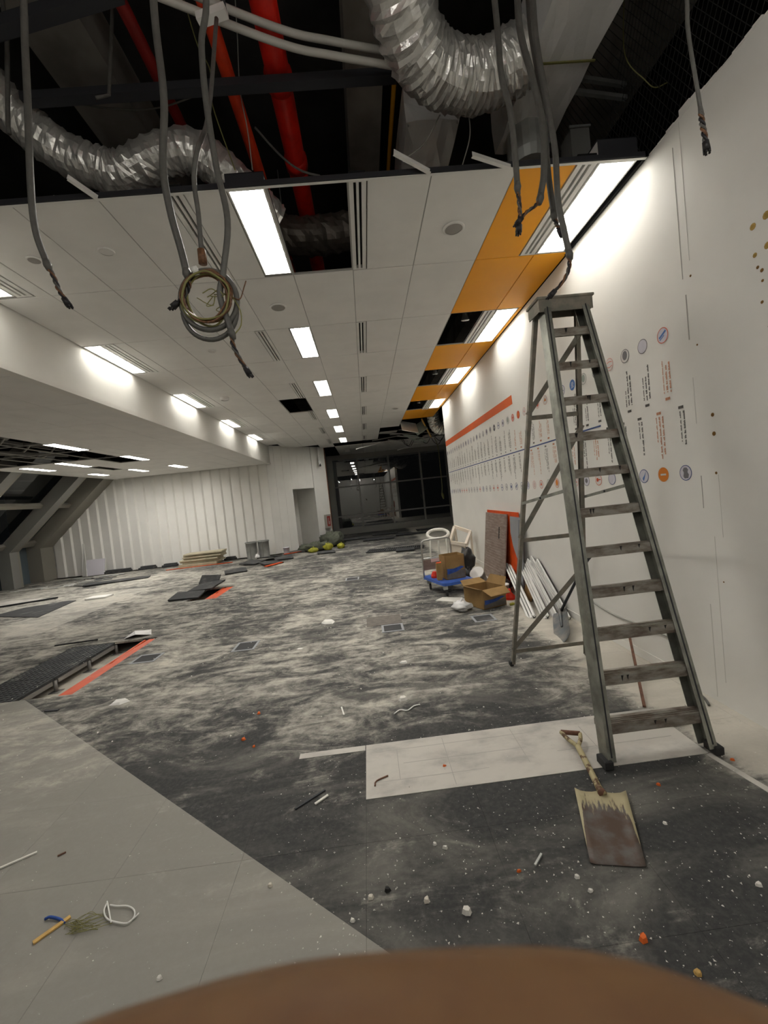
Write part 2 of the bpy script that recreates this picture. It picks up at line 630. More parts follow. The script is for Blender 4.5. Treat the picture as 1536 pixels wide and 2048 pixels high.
# ---- right wall
wall = thing('wall_right', (WX, 2.5, 0), 'long white plaster wall carrying the timeline graphic', None, kind='structure')
obj('plasterboard', MB().box(WX, WX + .14, YB, 10.0, 0, ZC), 'wall_white', wall)
for (y, z0, z1, wd, m) in [(2.49, 2.62, 3.40, .004, 'crease_dark'), (2.475, 2.25, 2.52, .007, 'crease_dark'), (2.47, 1.74, 2.02, .004, 'crease'),
                           (2.465, 1.22, 1.42, .005, 'crease_dark'), (2.40, 0.15, 1.05, .003, 'crease'), (2.47, 0.03, 0.62, .005, 'crease'),
                           (2.34, 1.05, 1.42, .002, 'crease'), (2.43, 2.70, 3.50, .002, 'crease')]:
    obj('plaster_seam', MB().box(WX - .0015, WX + .001, y - wd / 2, y + wd / 2, z0, z1), m, wall)
for (y, z, r, m) in [(1.96, 2.65, .016, 'stain_tan'), (2.03, 2.64, .014, 'stain_tan'), (1.965, 2.51, .014, 'stain_tan'), (2.03, 2.50, .010, 'stain_tan'),
                     (2.35, 1.77, .010, 'hole_brown'), (2.35, 1.66, .011, 'hole_brown'), (2.355, 1.43, .007, 'hole_brown'),
                     (2.02, 2.435, .007, 'hole_brown'), (2.00, 2.41, .008, 'hole_brown'), (2.00, 2.36, .006, 'hole_brown'),
                     (2.01, 2.26, .007, 'hole_brown'), (1.98, 2.13, .009, 'hole_brown'), (2.42, 2.20, .005, 'hole_brown'),
                     (2.43, 2.61, .006, 'hole_brown'), (2.36, 0.78, .004, 'hole_brown')]:
    M = Matrix.Translation((WX, y, z)) @ Matrix.Rotation(-math.pi / 2, 4, 'Y')
    obj('screw_hole', MB().lathe([(r * 1.2, 0), (r, .0018), (r * .55, .0022), (r * .35, .0008)], 9, M), m, wall)
# ragged torn edge along the top of the wall
mb = MB()
y = 1.2
while y < 2.65:
    d = random.uniform(.03, .09)
    h = random.uniform(.004, .022) + (.03 if 2.26 < y < 2.36 else 0)
    mb.box(WX - .002, WX + .10, y, y + d, ZC, ZC + h)
    y += d
obj('torn_edge', mb, 'wall_white', wall)
obj('baseboard_right', MB().box(WX - .006, WX, 2.9, 10.0, 0.0, 0.07), 'wall_white', wall)

# ---- back and right enclosure, outside the photograph
obj('wall_back', MB().box(-12, WX, YB - .15, YB, 0, ZC), 'wall_white', None, kind='structure', label='plain white wall closing the room behind the viewer')
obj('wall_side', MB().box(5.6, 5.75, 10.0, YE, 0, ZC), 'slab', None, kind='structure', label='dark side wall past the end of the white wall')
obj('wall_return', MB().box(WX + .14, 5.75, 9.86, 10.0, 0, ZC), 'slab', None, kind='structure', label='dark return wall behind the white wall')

# ---- structural slab and beams above the stripped ceiling
slab = thing('ceiling_slab', (0, 3, 5.4), 'dark concrete soffit above the stripped ceiling', None, kind='structure')
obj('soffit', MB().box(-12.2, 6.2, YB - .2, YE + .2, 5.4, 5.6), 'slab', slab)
for (x0, x1) in [(-2.05, -1.60), (0.21, 0.52), (2.5, 2.9), (-4.6, -4.2)]:
    obj('beam', MB().box(x0, x1, YB, YE, 4.98, 5.4), 'beam', slab)
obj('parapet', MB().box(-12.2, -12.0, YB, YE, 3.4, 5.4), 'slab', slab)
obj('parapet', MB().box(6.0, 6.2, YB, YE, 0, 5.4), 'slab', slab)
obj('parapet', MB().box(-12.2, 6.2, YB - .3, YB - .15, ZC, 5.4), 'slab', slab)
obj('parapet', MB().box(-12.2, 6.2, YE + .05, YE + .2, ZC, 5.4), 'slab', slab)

# ---- main ceiling: loose tiles in a grid
ceil = thing('ceiling', (0, 9, ZC), 'suspended ceiling of white tiles with an orange strip', None, kind='structure')
ROWS = [2.70, 3.74, 4.82, 5.85, 6.96, 7.98, 9.19, 10.13, 11.27, 12.27, 13.45, 14.55]
XS = [-2.965, -2.49, -1.97, -1.45, -0.93, -0.42, 0.105, 0.64, 1.20]
GAP = 0.0035
_tm = {}


def ctile(x0, x1, y0, y1, m='tile_white', z=None, parent=None, tilt=None):
    key = (round(x1 - x0, 3), round(y1 - y0, 3), m)
    if key not in _tm:
        hx, hy = (x1 - x0) / 2 - GAP, (y1 - y0) / 2 - GAP
        _tm[key] = MB().bbox(-hx, hx, -hy, hy, 0, 0.016, 0.002).mesh('ceiling_tile', m)
    zz = (ZC if z is None else z) + random.uniform(0, 0.0015)
    return inst('ceiling_tile', _tm[key], ((x0 + x1) / 2, (y0 + y1) / 2, zz), parent or ceil, tilt)


for r in range(len(ROWS) - 1):
    y0, y1 = ROWS[r], ROWS[r + 1]
    lit = r % 2 == 0
    cols = list(zip(XS[:-1], XS[1:]))
    for c, (x0, x1) in enumerate(cols):
        if lit and c == 0:
            ctile(-2.62, x1, y0, y1)
        elif lit and c == 3:
            ctile(x0, -1.05, y0, y1)
        elif lit and c == 4:
            ctile(x0, -0.665, y0, y1)
        elif lit and c == 6:
            ctile(0.225, x1, y0, y1)
        elif r == 0 and c == 5:
            pass                                   # missing tile at the front
        elif r == 5 and c == 3:
            pass                                   # missing tile further back
        elif r == 9 and c == 7:
            pass                                   # missing tile near the collapsed end
        elif r >= 10 and c >= 7:
            pass
        else:
            ctile(x0, x1, y0, y1)
    if r == 0:
        ctile(1.20, 1.595, y0, y1, 'tile_orange')
    elif lit and r <= 6:
        pass                                       # square hole where the spotlight hangs
    elif not lit and r <= 7:
        ctile(1.20, 1.735, y0, y1, 'tile_orange')
        ctile(1.735, 2.05, y0, y1, 'tile_orange')
    if lit and 0 < r <= 6:
        ctile(2.005, 2.05, y0, y1, 'tile_orange')
ctile(1.20, 1.735, 10.13, 11.2, 'tile_orange')
# far rows beyond the black strip
for (y0, y1) in [(15.40, 16.45), (16.45, 17.5), (17.5, 18.45)]:
    for x0, x1 in zip(XS[2:-1], XS[3:]):
        if x0 < -1.4:
            continue
        if abs(x0 + .93) < .01 and y0 == 16.45:
            ctile(x0, -0.665, y0, y1)
            continue
        ctile(x0, x1, y0, y1)
    for x0 in (1.2, 1.72, 2.24, 2.76, 3.28, 3.8, 4.32):
        ctile(x0, x0 + .52, y0, y1)
for x0, x1 in [(-2.49, -1.97), (-1.97, -1.45), (-1.45, -0.93)]:
    if x0 > -1.5:
        ctile(x0, x1, 14.55, 15.4)
# grid runners seen in the joints
mb = MB()
for x in XS[1:]:
    mb.box(x - .010, x + .010, ROWS[0], 14.55 if x < 0.6 else 12.3, ZC + .006, ZC + .020)
obj('grid_runner', mb, 'grid_grey', ceil)
mb = MB()
for y in ROWS:
    xr = 2.05 if y < 11 else (1.2 if y < 12.4 else 0.64)
    mb.box(XS[0], xr, y - .010, y + .010, ZC + .0055, ZC + .0195)
obj('grid_runner', mb, 'grid_grey', ceil)
# dark edge channel along the broken front of the ceiling
mb = MB().box(-2.97, 2.05, ROWS[0] - .020, ROWS[0] + .004, ZC - .002, ZC + .028)
obj('edge_channel', mb, 'steel_dark', ceil)
mb = MB().box(-2.97, 2.05, ROWS[0] - .012, ROWS[0] + .006, ZC - .007, ZC - .004)
obj('edge_trim', mb, 'white_metal', ceil)
obj('wall_angle', MB().box(2.035, 2.058, 2.68, 3.78, ZC - .002, ZC + .03), 'gap_black', ceil)  # black strip painting the dark gap between light and wall
# stubs of cut runners sticking out past the edge
for (a, b) in [((135, 358), (196, 400)), ((788, 308), (860, 347)), ((945, 313), (1022, 338))]:
    p1 = at(*b, 'y', ROWS[0] - .03)
    p0 = at(*a, 'y', ROWS[0] - .14)
    mb = MB().bar(p0, p1, .024, .004).bar(p0 + Vector((0, 0, .015)), p1 + Vector((0, 0, .015)), .003, .03)
    obj('runner_stub', mb, 'white_metal', ceil)

# ---- bulkhead between the two ceiling levels
bh = thing('trim_1', (-2.97, 5, ZL), 'white bulkhead between the high and the lower ceiling', None, kind='structure')
obj('face', MB().box(-3.05, -2.97, YB, 13.75, ZL + .05, ZC + .05), 'wall_white', bh)
obj('lip', MB().box(-3.06, -2.955, YB, 13.75, ZL - .012, ZL + .045), 'wall_white', bh)

# ---- lower ceiling on the left
lowc = thing('ceiling_lower', (-5.3, 8, ZL), 'lower white tiled ceiling on the left beside the sloping glazing', None, kind='structure')
LX = [-3.06 - .523 * i for i in range(10)]          # -3.06 ... -7.77
LY = [2.9, 3.95, 5.0, 6.05, 7.1, 8.05, 9.15, 10.1, 11.5, 12.32, 13.6]
LOWL = [(-5.22, -5.01, 7.12, 8.00, 'lit ceiling light at the edge of the torn opening in the lower left ceiling'),
        (-5.12, -4.93, 9.09, 10.03, 'lit ceiling light beside the dark missing tile in the lower left ceiling'),
        (-6.55, -6.37, 9.20, 10.20, 'lit ceiling light behind the torn opening, middle line of the lower left ceiling'),
        (-7.47, -7.27, 9.42, 10.30, 'lit ceiling light nearest the sloping glazing, at far left'),
        (-7.43, -7.22, 11.60, 12.34, 'far lit ceiling light next to the sloping glazing and the clad wall'),
        (-6.28, -6.10, 11.44, 12.28, 'far lit ceiling light in the middle line of the lower left ceiling'),
        (-5.22, -5.00, 11.46, 12.28, 'far lit ceiling light closest to the bulkhead in the lower left ceiling')]


def hole_low(x0, x1, y0, y1):
    cx, cy = (x0 + x1) / 2, (y0 + y1) / 2
    if -7.8 < cx < -5.20 and 6.1 < cy < 9.1:
        return True
    if -5.8 < cx < -5.2 and 8.2 < cy < 10.1:
        return True
    return False


def sub_rects(x0, x1, y0, y1, cuts):
    """split a tile around the fixtures that cut into it"""
    rects = [(x0, x1, y0, y1)]
    for c in cuts:
        nr = []
        for (a, b, p, q) in rects:
            if c[0] >= b or c[1] <= a or c[2] >= q or c[3] <= p:
                nr.append((a, b, p, q))
                continue
            if c[0] > a:
                nr.append((a, c[0], p, q))
            if c[1] < b:
                nr.append((c[1], b, p, q))
            xa, xb = max(a, c[0]), min(b, c[1])
            if c[2] > p:
                nr.append((xa, xb, p, c[2]))
            if c[3] < q:
                nr.append((xa, xb, c[3], q))
        rects = nr
    return [r for r in rects if r[1] - r[0] > .03 and r[3] - r[2] > .03]


cuts = [(l[0] - .02, l[1] + .02, l[2] - .02, l[3] + .02) for l in LOWL] + [(-6.55, -6.31, 10.32, 11.3)]
for x1, x0 in zip(LX[:-1], LX[1:]):
    for y0, y1 in zip(LY[:-1], LY[1:]):
        if hole_low(x0, x1, y0, y1):
            continue
        for q in sub_rects(x0, x1, y0, y1, cuts):
            ctile(*q, z=ZL, parent=lowc)
obj('ceiling_panel', MB().box(LX[-1], LX[0], YB, 2.9, ZL, ZL + .02), 'tile_white', lowc)
mb = MB()
for x in LX[1:]:
    mb.box(x - .01, x + .01, YB, 13.6, ZL + .004, ZL + .018)
obj('grid_runner', mb, 'grid_grey', lowc)
mb = MB()
for y in LY[:-1]:
    mb.box(LX[-1], LX[0], y - .01, y + .01, ZL + .0035, ZL + .0175)
obj('grid_runner', mb, 'grid_grey', lowc)
obj('edge_trim', MB().box(LX[-1] - .03, LX[-1], YB, 13.6, ZL - .02, ZL + .06), 'white_metal', lowc)
mb = MB()
for (a, b) in [((-7.7, 6.6, 3.15), (-5.3, 7.9, 3.25)), ((-7.7, 7.6, 3.3), (-5.3, 8.6, 3.12)), ((-7.6, 8.6, 3.1), (-5.4, 7.2, 3.35)), ((-6.4, 6.3, 3.2), (-6.3, 9.2, 3.2)),
               ((-7.3, 6.6, 3.05), (-6.1, 9.0, 3.05))]:
    mb.bar(a, b, .05, .05)
obj('hanging_frame', mb, 'frame_grey', lowc)
mb = MB()
for i in range(4):
    y = 6.9 + i * .6
    mb.tube(spline([(-7.4, y, 3.3), (-7.0, y + .1, 3.1), (-6.5, y + .2, 3.06), (-6.1, y + .1, 3.3)], 5), .018, 6)
obj('dangling_ties', mb, 'wire_grey', lowc)

# ---- clad wall at the far left: a saw-tooth of tall white panels
wl = thing('wall_left', (-6.5, 13.6, 0), 'white wall of tall vertical cladding panels at the far left', None, kind='structure')
PW = 0.3043
px0 = -10.05
pan = MB()
pan.prism([(0, 0.05), (PW * .87, 0.0), (PW, 0.05), (PW, 0.09), (0, 0.09)], 0, ZL + .04)
pan_me = pan.mesh('cladding_panel', 'clad_white')
for i in range(23):
    inst('cladding_panel', pan_me, (px0 + i * PW, 13.6, 0), wl)
obj('backing', MB().box(-11.4, -3.0, 13.69, 13.8, 0, ZC), 'clad_white', wl)

# ---- angled wall with the recessed door
wa = thing('wall_angled', (-2.2, 14.5, 0), 'angled white panelled wall with a recessed doorway', None, kind='structure')
A = Vector((-3.05, 13.6, 0))
B = Vector((-1.36, 15.45, 0))
ang = math.atan2(B.y - A.y, B.x - A.x)
WA = rotz(ang, A)
LEN = (B - A).length
segs = [(0, .31), (.31, .62), (.62, .93), (.93, 1.24), (1.24, 1.55), (1.55, 1.87), (1.87, LEN)]
for (s0, s1) in segs:
    z0 = 2.07 if (s0 >= .93 and s1 <= 1.871) else 0
    if s0 < 1.8:
        mb = MB().prism([(s0, .035), (s0 + (s1 - s0) * .88, 0), (s1, .035), (s1, .06), (s0, .06)], z0, ZC + .03, WA)
    else:
        mb = MB().box(s0, s1, 0, .06, z0, ZC + .03, WA)
    obj('cladding_panel', mb, 'clad_white', wa)
mb = MB().box(.90, .93, .06, 1.05, 0, 2.10, WA).box(1.87, 1.90, .06, 1.05, 0, 2.10, WA)
obj('reveal', mb, 'clad_white', wa)
obj('reveal_head', MB().box(.90, 1.90, .06, 1.05, 2.07, 2.10, WA), 'clad_white', wa)
obj('reveal_back', MB().box(.90, 1.90, 1.02, 1.08, 0, 2.10, WA), 'clad_white', wa)
dr = thing('door_1', WA @ Vector((.95, .5, 0)), 'white flush door set into the side of the recess', None, kind='structure')
obj('leaf', MB().bbox(.932, .955, .08, .96, 0.01, 2.04, .003, WA), 'clad_white', dr)
obj('handle', MB().tube([WA @ Vector(p) for p in [(.956, .30, .98), (.985, .30, .98), (.985, .30, 1.24), (.956, .30, 1.24)]], .009, 6), 'steel_dark', dr)
obj('lock_plate', MB().box(.955, .962, .27, .35, 1.40, 1.50, WA), 'frame_grey', dr)
# side of the pier that runs back to the glazing
obj('wall_pier', MB().prism([(-1.36, 15.45), (-1.34, 15.50), (-1.56, YE), (-2.2, YE), (-2.2, 15.6), (-1.42, 15.5)], 0, ZC), 'frame_grey', None, kind='structure',
    label='dark grey pier running back to the glazed end')
obj('trim_2', MB().prism([(-1.36, 15.45), (-1.335, 15.47), (-1.337, 15.52), (-1.37, 15.5)], 0, ZC), 'wood_door_edge', None, kind='structure',
    label='narrow brown edge on the corner of the angled wall')

# ---- glazed end wall
we = thing('window_1', (1.5, YE, 0), 'dark full-height glazed wall with grey mullions at the end', None, kind='structure')
obj('sill', MB().box(-1.6, 5.6, YE - .08, YE + .1, 0, .28), 'frame_grey', we)
obj('header', MB().box(-1.6, 5.6, YE - .06, YE + .1, 3.30, ZC), 'frame_grey', we)
obj('jamb', MB().box(-1.60, -1.30, YE - .12, YE + .1, 0, ZC), 'frame_grey', we)
MX = [-1.31, -0.23, 1.165, 2.58, 3.75, 4.95, 5.6]
for x in MX[1:-1]:
    obj('mullion', MB().box(x - .035, x + .035, YE - .05, YE + .06, .28, 3.30), 'frame_grey', we)
TZ = [.28, .80, 2.10, 3.30]
for z in TZ[1:3]:
    obj('transom', MB().box(-1.30, 5.6, YE - .045, YE + .05, z - .03, z + .03), 'frame_grey', we)
for x0, x1 in zip(MX[:-1], MX[1:]):
    for z0, z1 in zip(TZ[:-1], TZ[1:]):
        obj('pane', MB().add([(x0, YE, z0), (x1, YE, z0), (x1, YE, z1), (x0, YE, z1)], [(0, 1, 2, 3)]), 'glass_end', we)

# ---- sloping glazing at the far left
ws = thing('window_2', (-10, 10, 0), 'sloping night-dark glazing between deep grey ribs at far left', None, kind='structure')
TOP = Vector((-7.80, 0, ZL + .1))
KNEE = Vector((-10.06, 0, 1.03))
sd = (TOP - KNEE).normalized()
nd = Vector((-sd.z, 0, sd.x))          # outwards, up and left
DEP = 0.42


def rib(y0, y1, d=DEP, ext=1.15):
    t2 = KNEE + sd * ((TOP - KNEE).length * ext)
    prof = [Vector((KNEE.x, 0, 0)), KNEE, t2, t2 + nd * d, Vector((KNEE.x - d, 0, KNEE.z + .1)), Vector((KNEE.x - d, 0, 0))]
    n = len(prof)
    mb = MB()
    mb.add([(p.x, y0, p.z) for p in prof] + [(p.x, y1, p.z) for p in prof],
           [tuple(range(n)), tuple(range(2 * n - 1, n - 1, -1))] + [(i, i + n, (i + 1) % n + n, (i + 1) % n) for i in range(n)])
    return mb


for (y0, y1) in [(13.1, 13.62), (12.25, 12.33), (10.02, 10.10), (8.35, 8.43), (6.4, 6.48), (4.45, 4.53), (2.5, 2.58)]:
    obj('rib', rib(y0, y1), 'rib_grey', ws)
for y in (12.0, 9.78, 8.1, 6.15, 4.2):
    obj('rib_web', rib(y, y + .26, DEP - .08), 'frame_grey', ws)
t2 = KNEE + sd * ((TOP - KNEE).length * 1.15)
for fr, wd in ((0.0, .16), (0.52, .12)):
    c = KNEE + sd * ((TOP - KNEE).length * fr) + nd * (DEP * .55)
    obj('transom', MB().bar((c.x, YB, c.z), (c.x, 13.1, c.z), wd, .1, tuple(nd)), 'rib_grey', ws)
ys = [YB, 2.5, 4.45, 6.4, 8.35, 10.02, 12.25, 13.1]
for y0, y1 in zip(ys[:-1], ys[1:]):
    for f0, f1 in ((0, .52), (.52, 1.15)):
        a = KNEE + sd * ((TOP - KNEE).length * f0) + nd * DEP
        b = KNEE + sd * ((TOP - KNEE).length * f1) + nd * DEP
        obj('pane', MB().add([(a.x, y0, a.z), (a.x, y1, a.z), (b.x, y1, b.z), (b.x, y0, b.z)], [(0, 1, 2, 3)]), 'glass_roof', ws)
obj('dado_panel', MB().box(KNEE.x - DEP - .08, KNEE.x - DEP, YB, 13.6, 0, KNEE.z + .1), 'frame_blue', ws)

# ================================================================== CEILING FIXTURES
def light_fixture(x0, x1, y0, y1, label, z=ZC, on='lamp_on', louvre=True, group=None, border=0.012, depth=0.055):
    th = thing('ceiling_light', ((x0 + x1) / 2, (y0 + y1) / 2, z), label, 'ceiling light', group)
    b = border
    mb = MB()
    mb.box(x0, x1, y0, y0 + b, z - .001, z + depth + .03).box(x0, x1, y1 - b, y1, z - .001, z + depth + .03)
    mb.box(x0, x0 + b, y0 + b, y1 - b, z - .001, z + depth + .03).box(x1 - b, x1, y0 + b, y1 - b, z - .001, z + depth + .03)
    mb.box(x0, x1, y0, y1, z + depth + .03, z + depth + .04)
    obj('housing', mb, 'white_metal', th)
    e = .004
    mb = MB().box(x0 - e, x1 + e, y0 - e, y0 - .001, z + .03, z + depth + .045).box(x0 - e, x1 + e, y1 + .001, y1 + e, z + .03, z + depth + .045)
    mb.box(x0 - e, x1 + e, y0 - e, y1 + e, z + depth + .041, z + depth + .046)
    obj('casing', mb, 'steel_dark', th)
    q = MB().add([(x0 + b, y0 + b, z + depth), (x0 + b, y1 - b, z + depth), (x1 - b, y1 - b, z + depth), (x1 - b, y0 + b, z + depth)], [(0, 1, 2, 3)])
    obj('diffuser', q, on, th)
    if louvre:
        mb = MB()
        n = 9
        for i in range(1, n):
            y = y0 + b + (y1 - y0 - 2 * b) * i / n
            mb.box(x0 + b, x1 - b, y - .0015, y + .0015, z, z + .03)
        mb.box((x0 + x1) / 2 - .002, (x0 + x1) / 2 + .002, y0 + b, y1 - b, z + .001, z + .03)
        obj('louvre', mb, 'white_metal', th)
    return th


def slot_diffuser(x0, x1, y0, y1, label, z=ZC):
    th = thing('slot_diffuser', ((x0 + x1) / 2, (y0 + y1) / 2, z), label, 'air diffuser', None)
    wd = x1 - x0
    fr = [(0, .26), (.42, .57), (.73, 1.0)]
    mb = MB()
    for a, b in fr:
        mb.box(x0 + .002 + a * (wd - .004), x0 + .002 + b * (wd - .004), y0 + .003, y1 - .003, z - .001, z + .03)
    mb.box(x0 + .002, x1 - .002, y0 + .003, y0 + .02, z - .0005, z + .03).box(x0 + .002, x1 - .002, y1 - .02, y1 - .003, z - .0005, z + .03)
    obj('blades', mb, 'white_metal', th)
    obj('plenum_box', MB().box(x0 + .004, x1 - .004, y0 + .006, y1 - .006, z + .032, z + .06), 'gap_black', th)


ORD = ['nearest', 'second', 'third', 'fourth', 'fifth', 'sixth']
for i, r in enumerate((0, 2, 4, 6, 8, 10)):
    y0, y1 = ROWS[r], ROWS[r + 1]
    far = ['right beside the black missing tile', 'counted from the front', 'counted from the front', 'counted from the front', 'counted from the front', 'just before the black strip'][i]
    light_fixture(-0.66, -0.425, y0 + .01, y0 + 1.0, '%s lit ceiling light in the centre row, %s' % (ORD[i], far), group='centre row of ceiling lights')
    slot_diffuser(0.105, 0.222, y0, y0 + 1.03, '%s double-slot air diffuser in the row right of the centre lights' % ORD[i])
    slot_diffuser(-1.048, -0.932, y0, y0 + 1.03, '%s double-slot air diffuser in the row left of the centre lights' % ORD[i])
light_fixture(-0.66, -0.425, 16.46, 17.46, 'unlit ceiling light past the black strip near the glazed end', on='lamp_off')
for i, r in enumerate((0, 2, 4, 6, 8)):
    y0 = ROWS[r]
    light_fixture(-2.955, -2.765, y0 + .01, y0 + 1.0, '%s lit ceiling light in the row against the bulkhead' % ORD[i], group='ceiling lights along the bulkhead', depth=.10, on='lamp_side')
    slot_diffuser(-2.76, -2.625, y0, y0 + 1.02, '%s air diffuser attached to the lights along the bulkhead' % ORD[i])
for i, r in enumerate((0, 2, 4, 6)):
    y0 = ROWS[r]
    light_fixture(1.745, 2.0, y0 + .01, y0 + 1.02, '%s lit ceiling light in the orange strip by the wall' % ORD[i], group='ceiling lights in the orange strip', depth=.10, on='lamp_side')
    slot_diffuser(1.60, 1.735, y0, y0 + 1.03, '%s air diffuser in the orange strip' % ORD[i])
for (x0, x1, y0, y1, lab) in LOWL:
    light_fixture(x0, x1, y0, y1, lab, z=ZL, louvre=False, group='lights in the lower ceiling')
# bare tubes added behind the viewer to light the foreground and open ceiling
for i, (x, y) in enumerate([(-2.4, -1.6), (-2.4, -3.9), (-1.1, -0.9), (-0.4, -2.6), (0.9, -0.35), (-0.4, -4.6)]):
    zb = 3.05 if i == 4 else 3.30
    th = thing('added_fill_tube', (x, y + .6, zb), '%s added fill tube behind the viewer' % ORD[i], 'added fill light', 'added fill tubes behind the viewer')
    obj('spine', MB().box(x - .02, x + .02, y, y + 1.2, zb + 0.06, zb + 0.09), 'white_metal', th)
    obj('tube', MB().tube([(x, y + .03, zb + 0.02), (x, y + 1.17, zb + 0.02)], .018, 10), 'lamp_on', th)
    for yy in (y + .02, y + 1.18):
        obj('socket', MB().box(x - .018, x + .018, yy - .012, yy + .012, zb, zb + 0.06), 'white_metal', th)
        obj('hanger_wire', MB().tube([(x, yy, zb + 0.09), (x, yy, 5.4)], .003, 5), 'wire_grey', th)


def disc(x, y, r, label, name='ceiling_speaker', m='badge_white', h=.012, z=ZC, cat='speaker'):
    th = thing(name, (x, y, z), label, cat)
    M = Matrix.Translation((x, y, z)) @ Matrix.Rotation(math.pi, 4, 'X')
    obj('rim', MB().lathe([(r, 0), (r, h * .6), (r * .93, h), (r * .80, h)], 28, M, cap=False), 'white_metal', th)
    obj('grille', MB().lathe([(r * .80, 0), (r * .80, h * .8), (r * .5, h * .95), (0.001, h)], 28, M, cap=False), m, th)


disc(0.90, 3.26, .085, 'round grey ceiling speaker next to the orange strip', m='box_grey')
disc(-0.67, 4.29, .085, 'round ceiling speaker between the first two centre lights', m='box_grey')
disc(-1.70, 3.20, .055, 'plain round cover on the front left ceiling tile', name='round_cover', m='tile_white', cat='cover')
disc(-2.24, 3.23, .05, 'round grey smoke detector on the leftmost front tiles', name='smoke_detector', m='box_grey', cat='detector')
disc(-1.69, 5.27, .045, 'small round cover on a left-hand ceiling tile', name='round_cover', m='tile_white', cat='cover')
disc(-2.26, 7.42, .075, 'round detector standing proud beside the bulkhead lights', name='smoke_detector', m='white_metal', h=.05, cat='detector')
disc(0.91, 9.72, .08, 'distant round ceiling speaker near the orange strip', m='box_grey')
for i, y in enumerate((5.1, 7.3, 9.5)):
    th = thing('spotlight', (1.44, y, ZC), '%s silver spotlight hanging in a square hole of the orange strip' % ORD[i], 'spotlight', 'spotlights in the orange strip')
    obj('stem', MB().tube([(1.44, y, ZC + .40), (1.44, y, ZC + .13)], .014, 8), 'chrome', th)
    M = Matrix.Translation((1.44, y, ZC + .02)) @ Matrix.Rotation(.25, 4, 'X')
    obj('shade', MB().lathe([(.045, 0), (.05, .005), (.03, .06), (.028, .10), (.02, .13)], 16, M), 'chrome', th)
    obj('lamp_lens', MB().lathe([(.038, -.003), (.038, .0005)], 16, M), 'paper', th)
# surveillance pole on the corner of the angled wall
th = thing('ceiling_camera', (-1.52, 15.1, 2.9), 'white pole with a small camera hanging near the angled wall corner', 'camera')
obj('pole', MB().tube([(-1.52, 15.1, ZC), (-1.52, 15.1, 3.02)], .035, 8), 'white_metal', th)
obj('camera_body', MB().tube([(-1.52, 15.1, 3.02), (-1.50, 15.06, 2.86)], .05, 8), 'white_metal', th)
obj('lens', MB().tube([(-1.50, 15.05, 2.90), (-1.495, 15.02, 2.82)], .03, 8), 'steel_dark', th)
# fire-hose style box on the angled wall
th = thing('fire_cabinet', WA @ Vector((2.27, -.06, .55)), 'small grey wall box with a red sign by the corner', 'fire point')
obj('case', MB().bbox(2.16, 2.39, -.12, -.012, .56, 1.06, .006, WA), 'box_grey', th)
obj('red_panel', MB().box(2.20, 2.35, -.126, -.12, .64, 1.0, WA), 'sign_red', th)
obj('pictogram', MB().box(2.245, 2.27, -.129, -.126, .70, .94, WA).box(2.28, 2.31, -.129, -.126, .70, .82, WA), 'box_grey', th)

# ================================================================== TIMELINE GRAPHIC ON THE RIGHT WALL
tg = thing('wall_timeline', (WX - .002, 6.2, 1.3), 'printed timeline of round badges and captions on the white wall', 'wall graphic')
PX = WX - .0015


def wallpoly(mb, poly, dx=0.0):
    """flat print on the wall: poly in (y, z), facing -x, 0.4 mm thick film"""
    n = len(poly)
    a = PX - .0002 - dx
    mb.add([(a, p[0], p[1]) for p in poly] + [(a + .0012, p[0], p[1]) for p in poly],
           [tuple(range(n)), tuple(range(2 * n - 1, n - 1, -1))] + [(i, i + n, (i + 1) % n + n, (i + 1) % n) for i in range(n)])
    return mb


def circ(y, z, r, n=24, a0=0.0, sy=1.0):
    return [(y + r * sy * math.cos(a0 - 2 * math.pi * i / n), z + r * math.sin(a0 - 2 * math.pi * i / n)) for i in range(n)]


def rect(y0, y1, z0, z1):
    return [(y0, z0), (y0, z1), (y1, z1), (y1, z0)]


def rrect(cy, cz, w_, h_, a):
    c, s_ = math.cos(a), math.sin(a)
    return [(cy + x * c - z * s_, cz + x * s_ + z * c) for x, z in ((-w_ / 2, -h_ / 2), (-w_ / 2, h_ / 2), (w_ / 2, h_ / 2), (w_ / 2, -h_ / 2))]


obj('orange_bar', wallpoly(MB(), [(5.45, 2.535), (5.46, 2.655), (10.0, 2.655), (10.0, 2.535)]), 'print_orange', tg, label='long solid orange bar')
obj('axis_line', wallpoly(MB(), rect(3.48, 9.95, 1.896, 1.910)), 'print_navy', tg, label='thin navy timeline axis')


def caption(y, top, colour, near, seed):
    """small unreadable lines of print, set sideways"""
    rn = random.Random(seed)
    mb = MB()
    nl = rn.choice((2, 3, 3))
    for i in range(nl):
        yy = y - .034 + i * .030 + (0.012 if nl == 2 else 0)
        ln = rn.uniform(.14, .30) * (0.75 if i == nl - 1 else 1)
        if top:
            z0 = 1.98
            z1 = z0 + ln
        else:
            z1 = 1.84
            z0 = z1 - ln
        th_ = .013 if i < nl - 1 else .008
        z = z1
        while z > z0 + .008:
            word = rn.uniform(.018, .055)
            ze = max(z0, z - word)
            if near:
                zz = z
                while zz > ze + .004:
                    lw = rn.uniform(.0035, .007)
                    hh = th_ * rn.choice((.7, .7, .7, 1.0, 1.0))
                    wallpoly(mb, rect(yy - th_ / 2, yy - th_ / 2 + hh, zz - lw, zz))
                    zz -= lw + .0018
            else:
                wallpoly(mb, rect(yy - th_ * .42, yy + th_ * .42, ze, z))
            z = ze - .008
    obj('caption', mb, colour, tg)
    mb = MB()
    zt = 1.945 if top else 1.866
    for i in range(4 if near else 1):
        wallpoly(mb, rect(y - .022 + i * .011, y - .022 + i * .011 + (.008 if near else .03), zt - .010, zt + .008))
    obj('year_mark', mb, colour, tg)


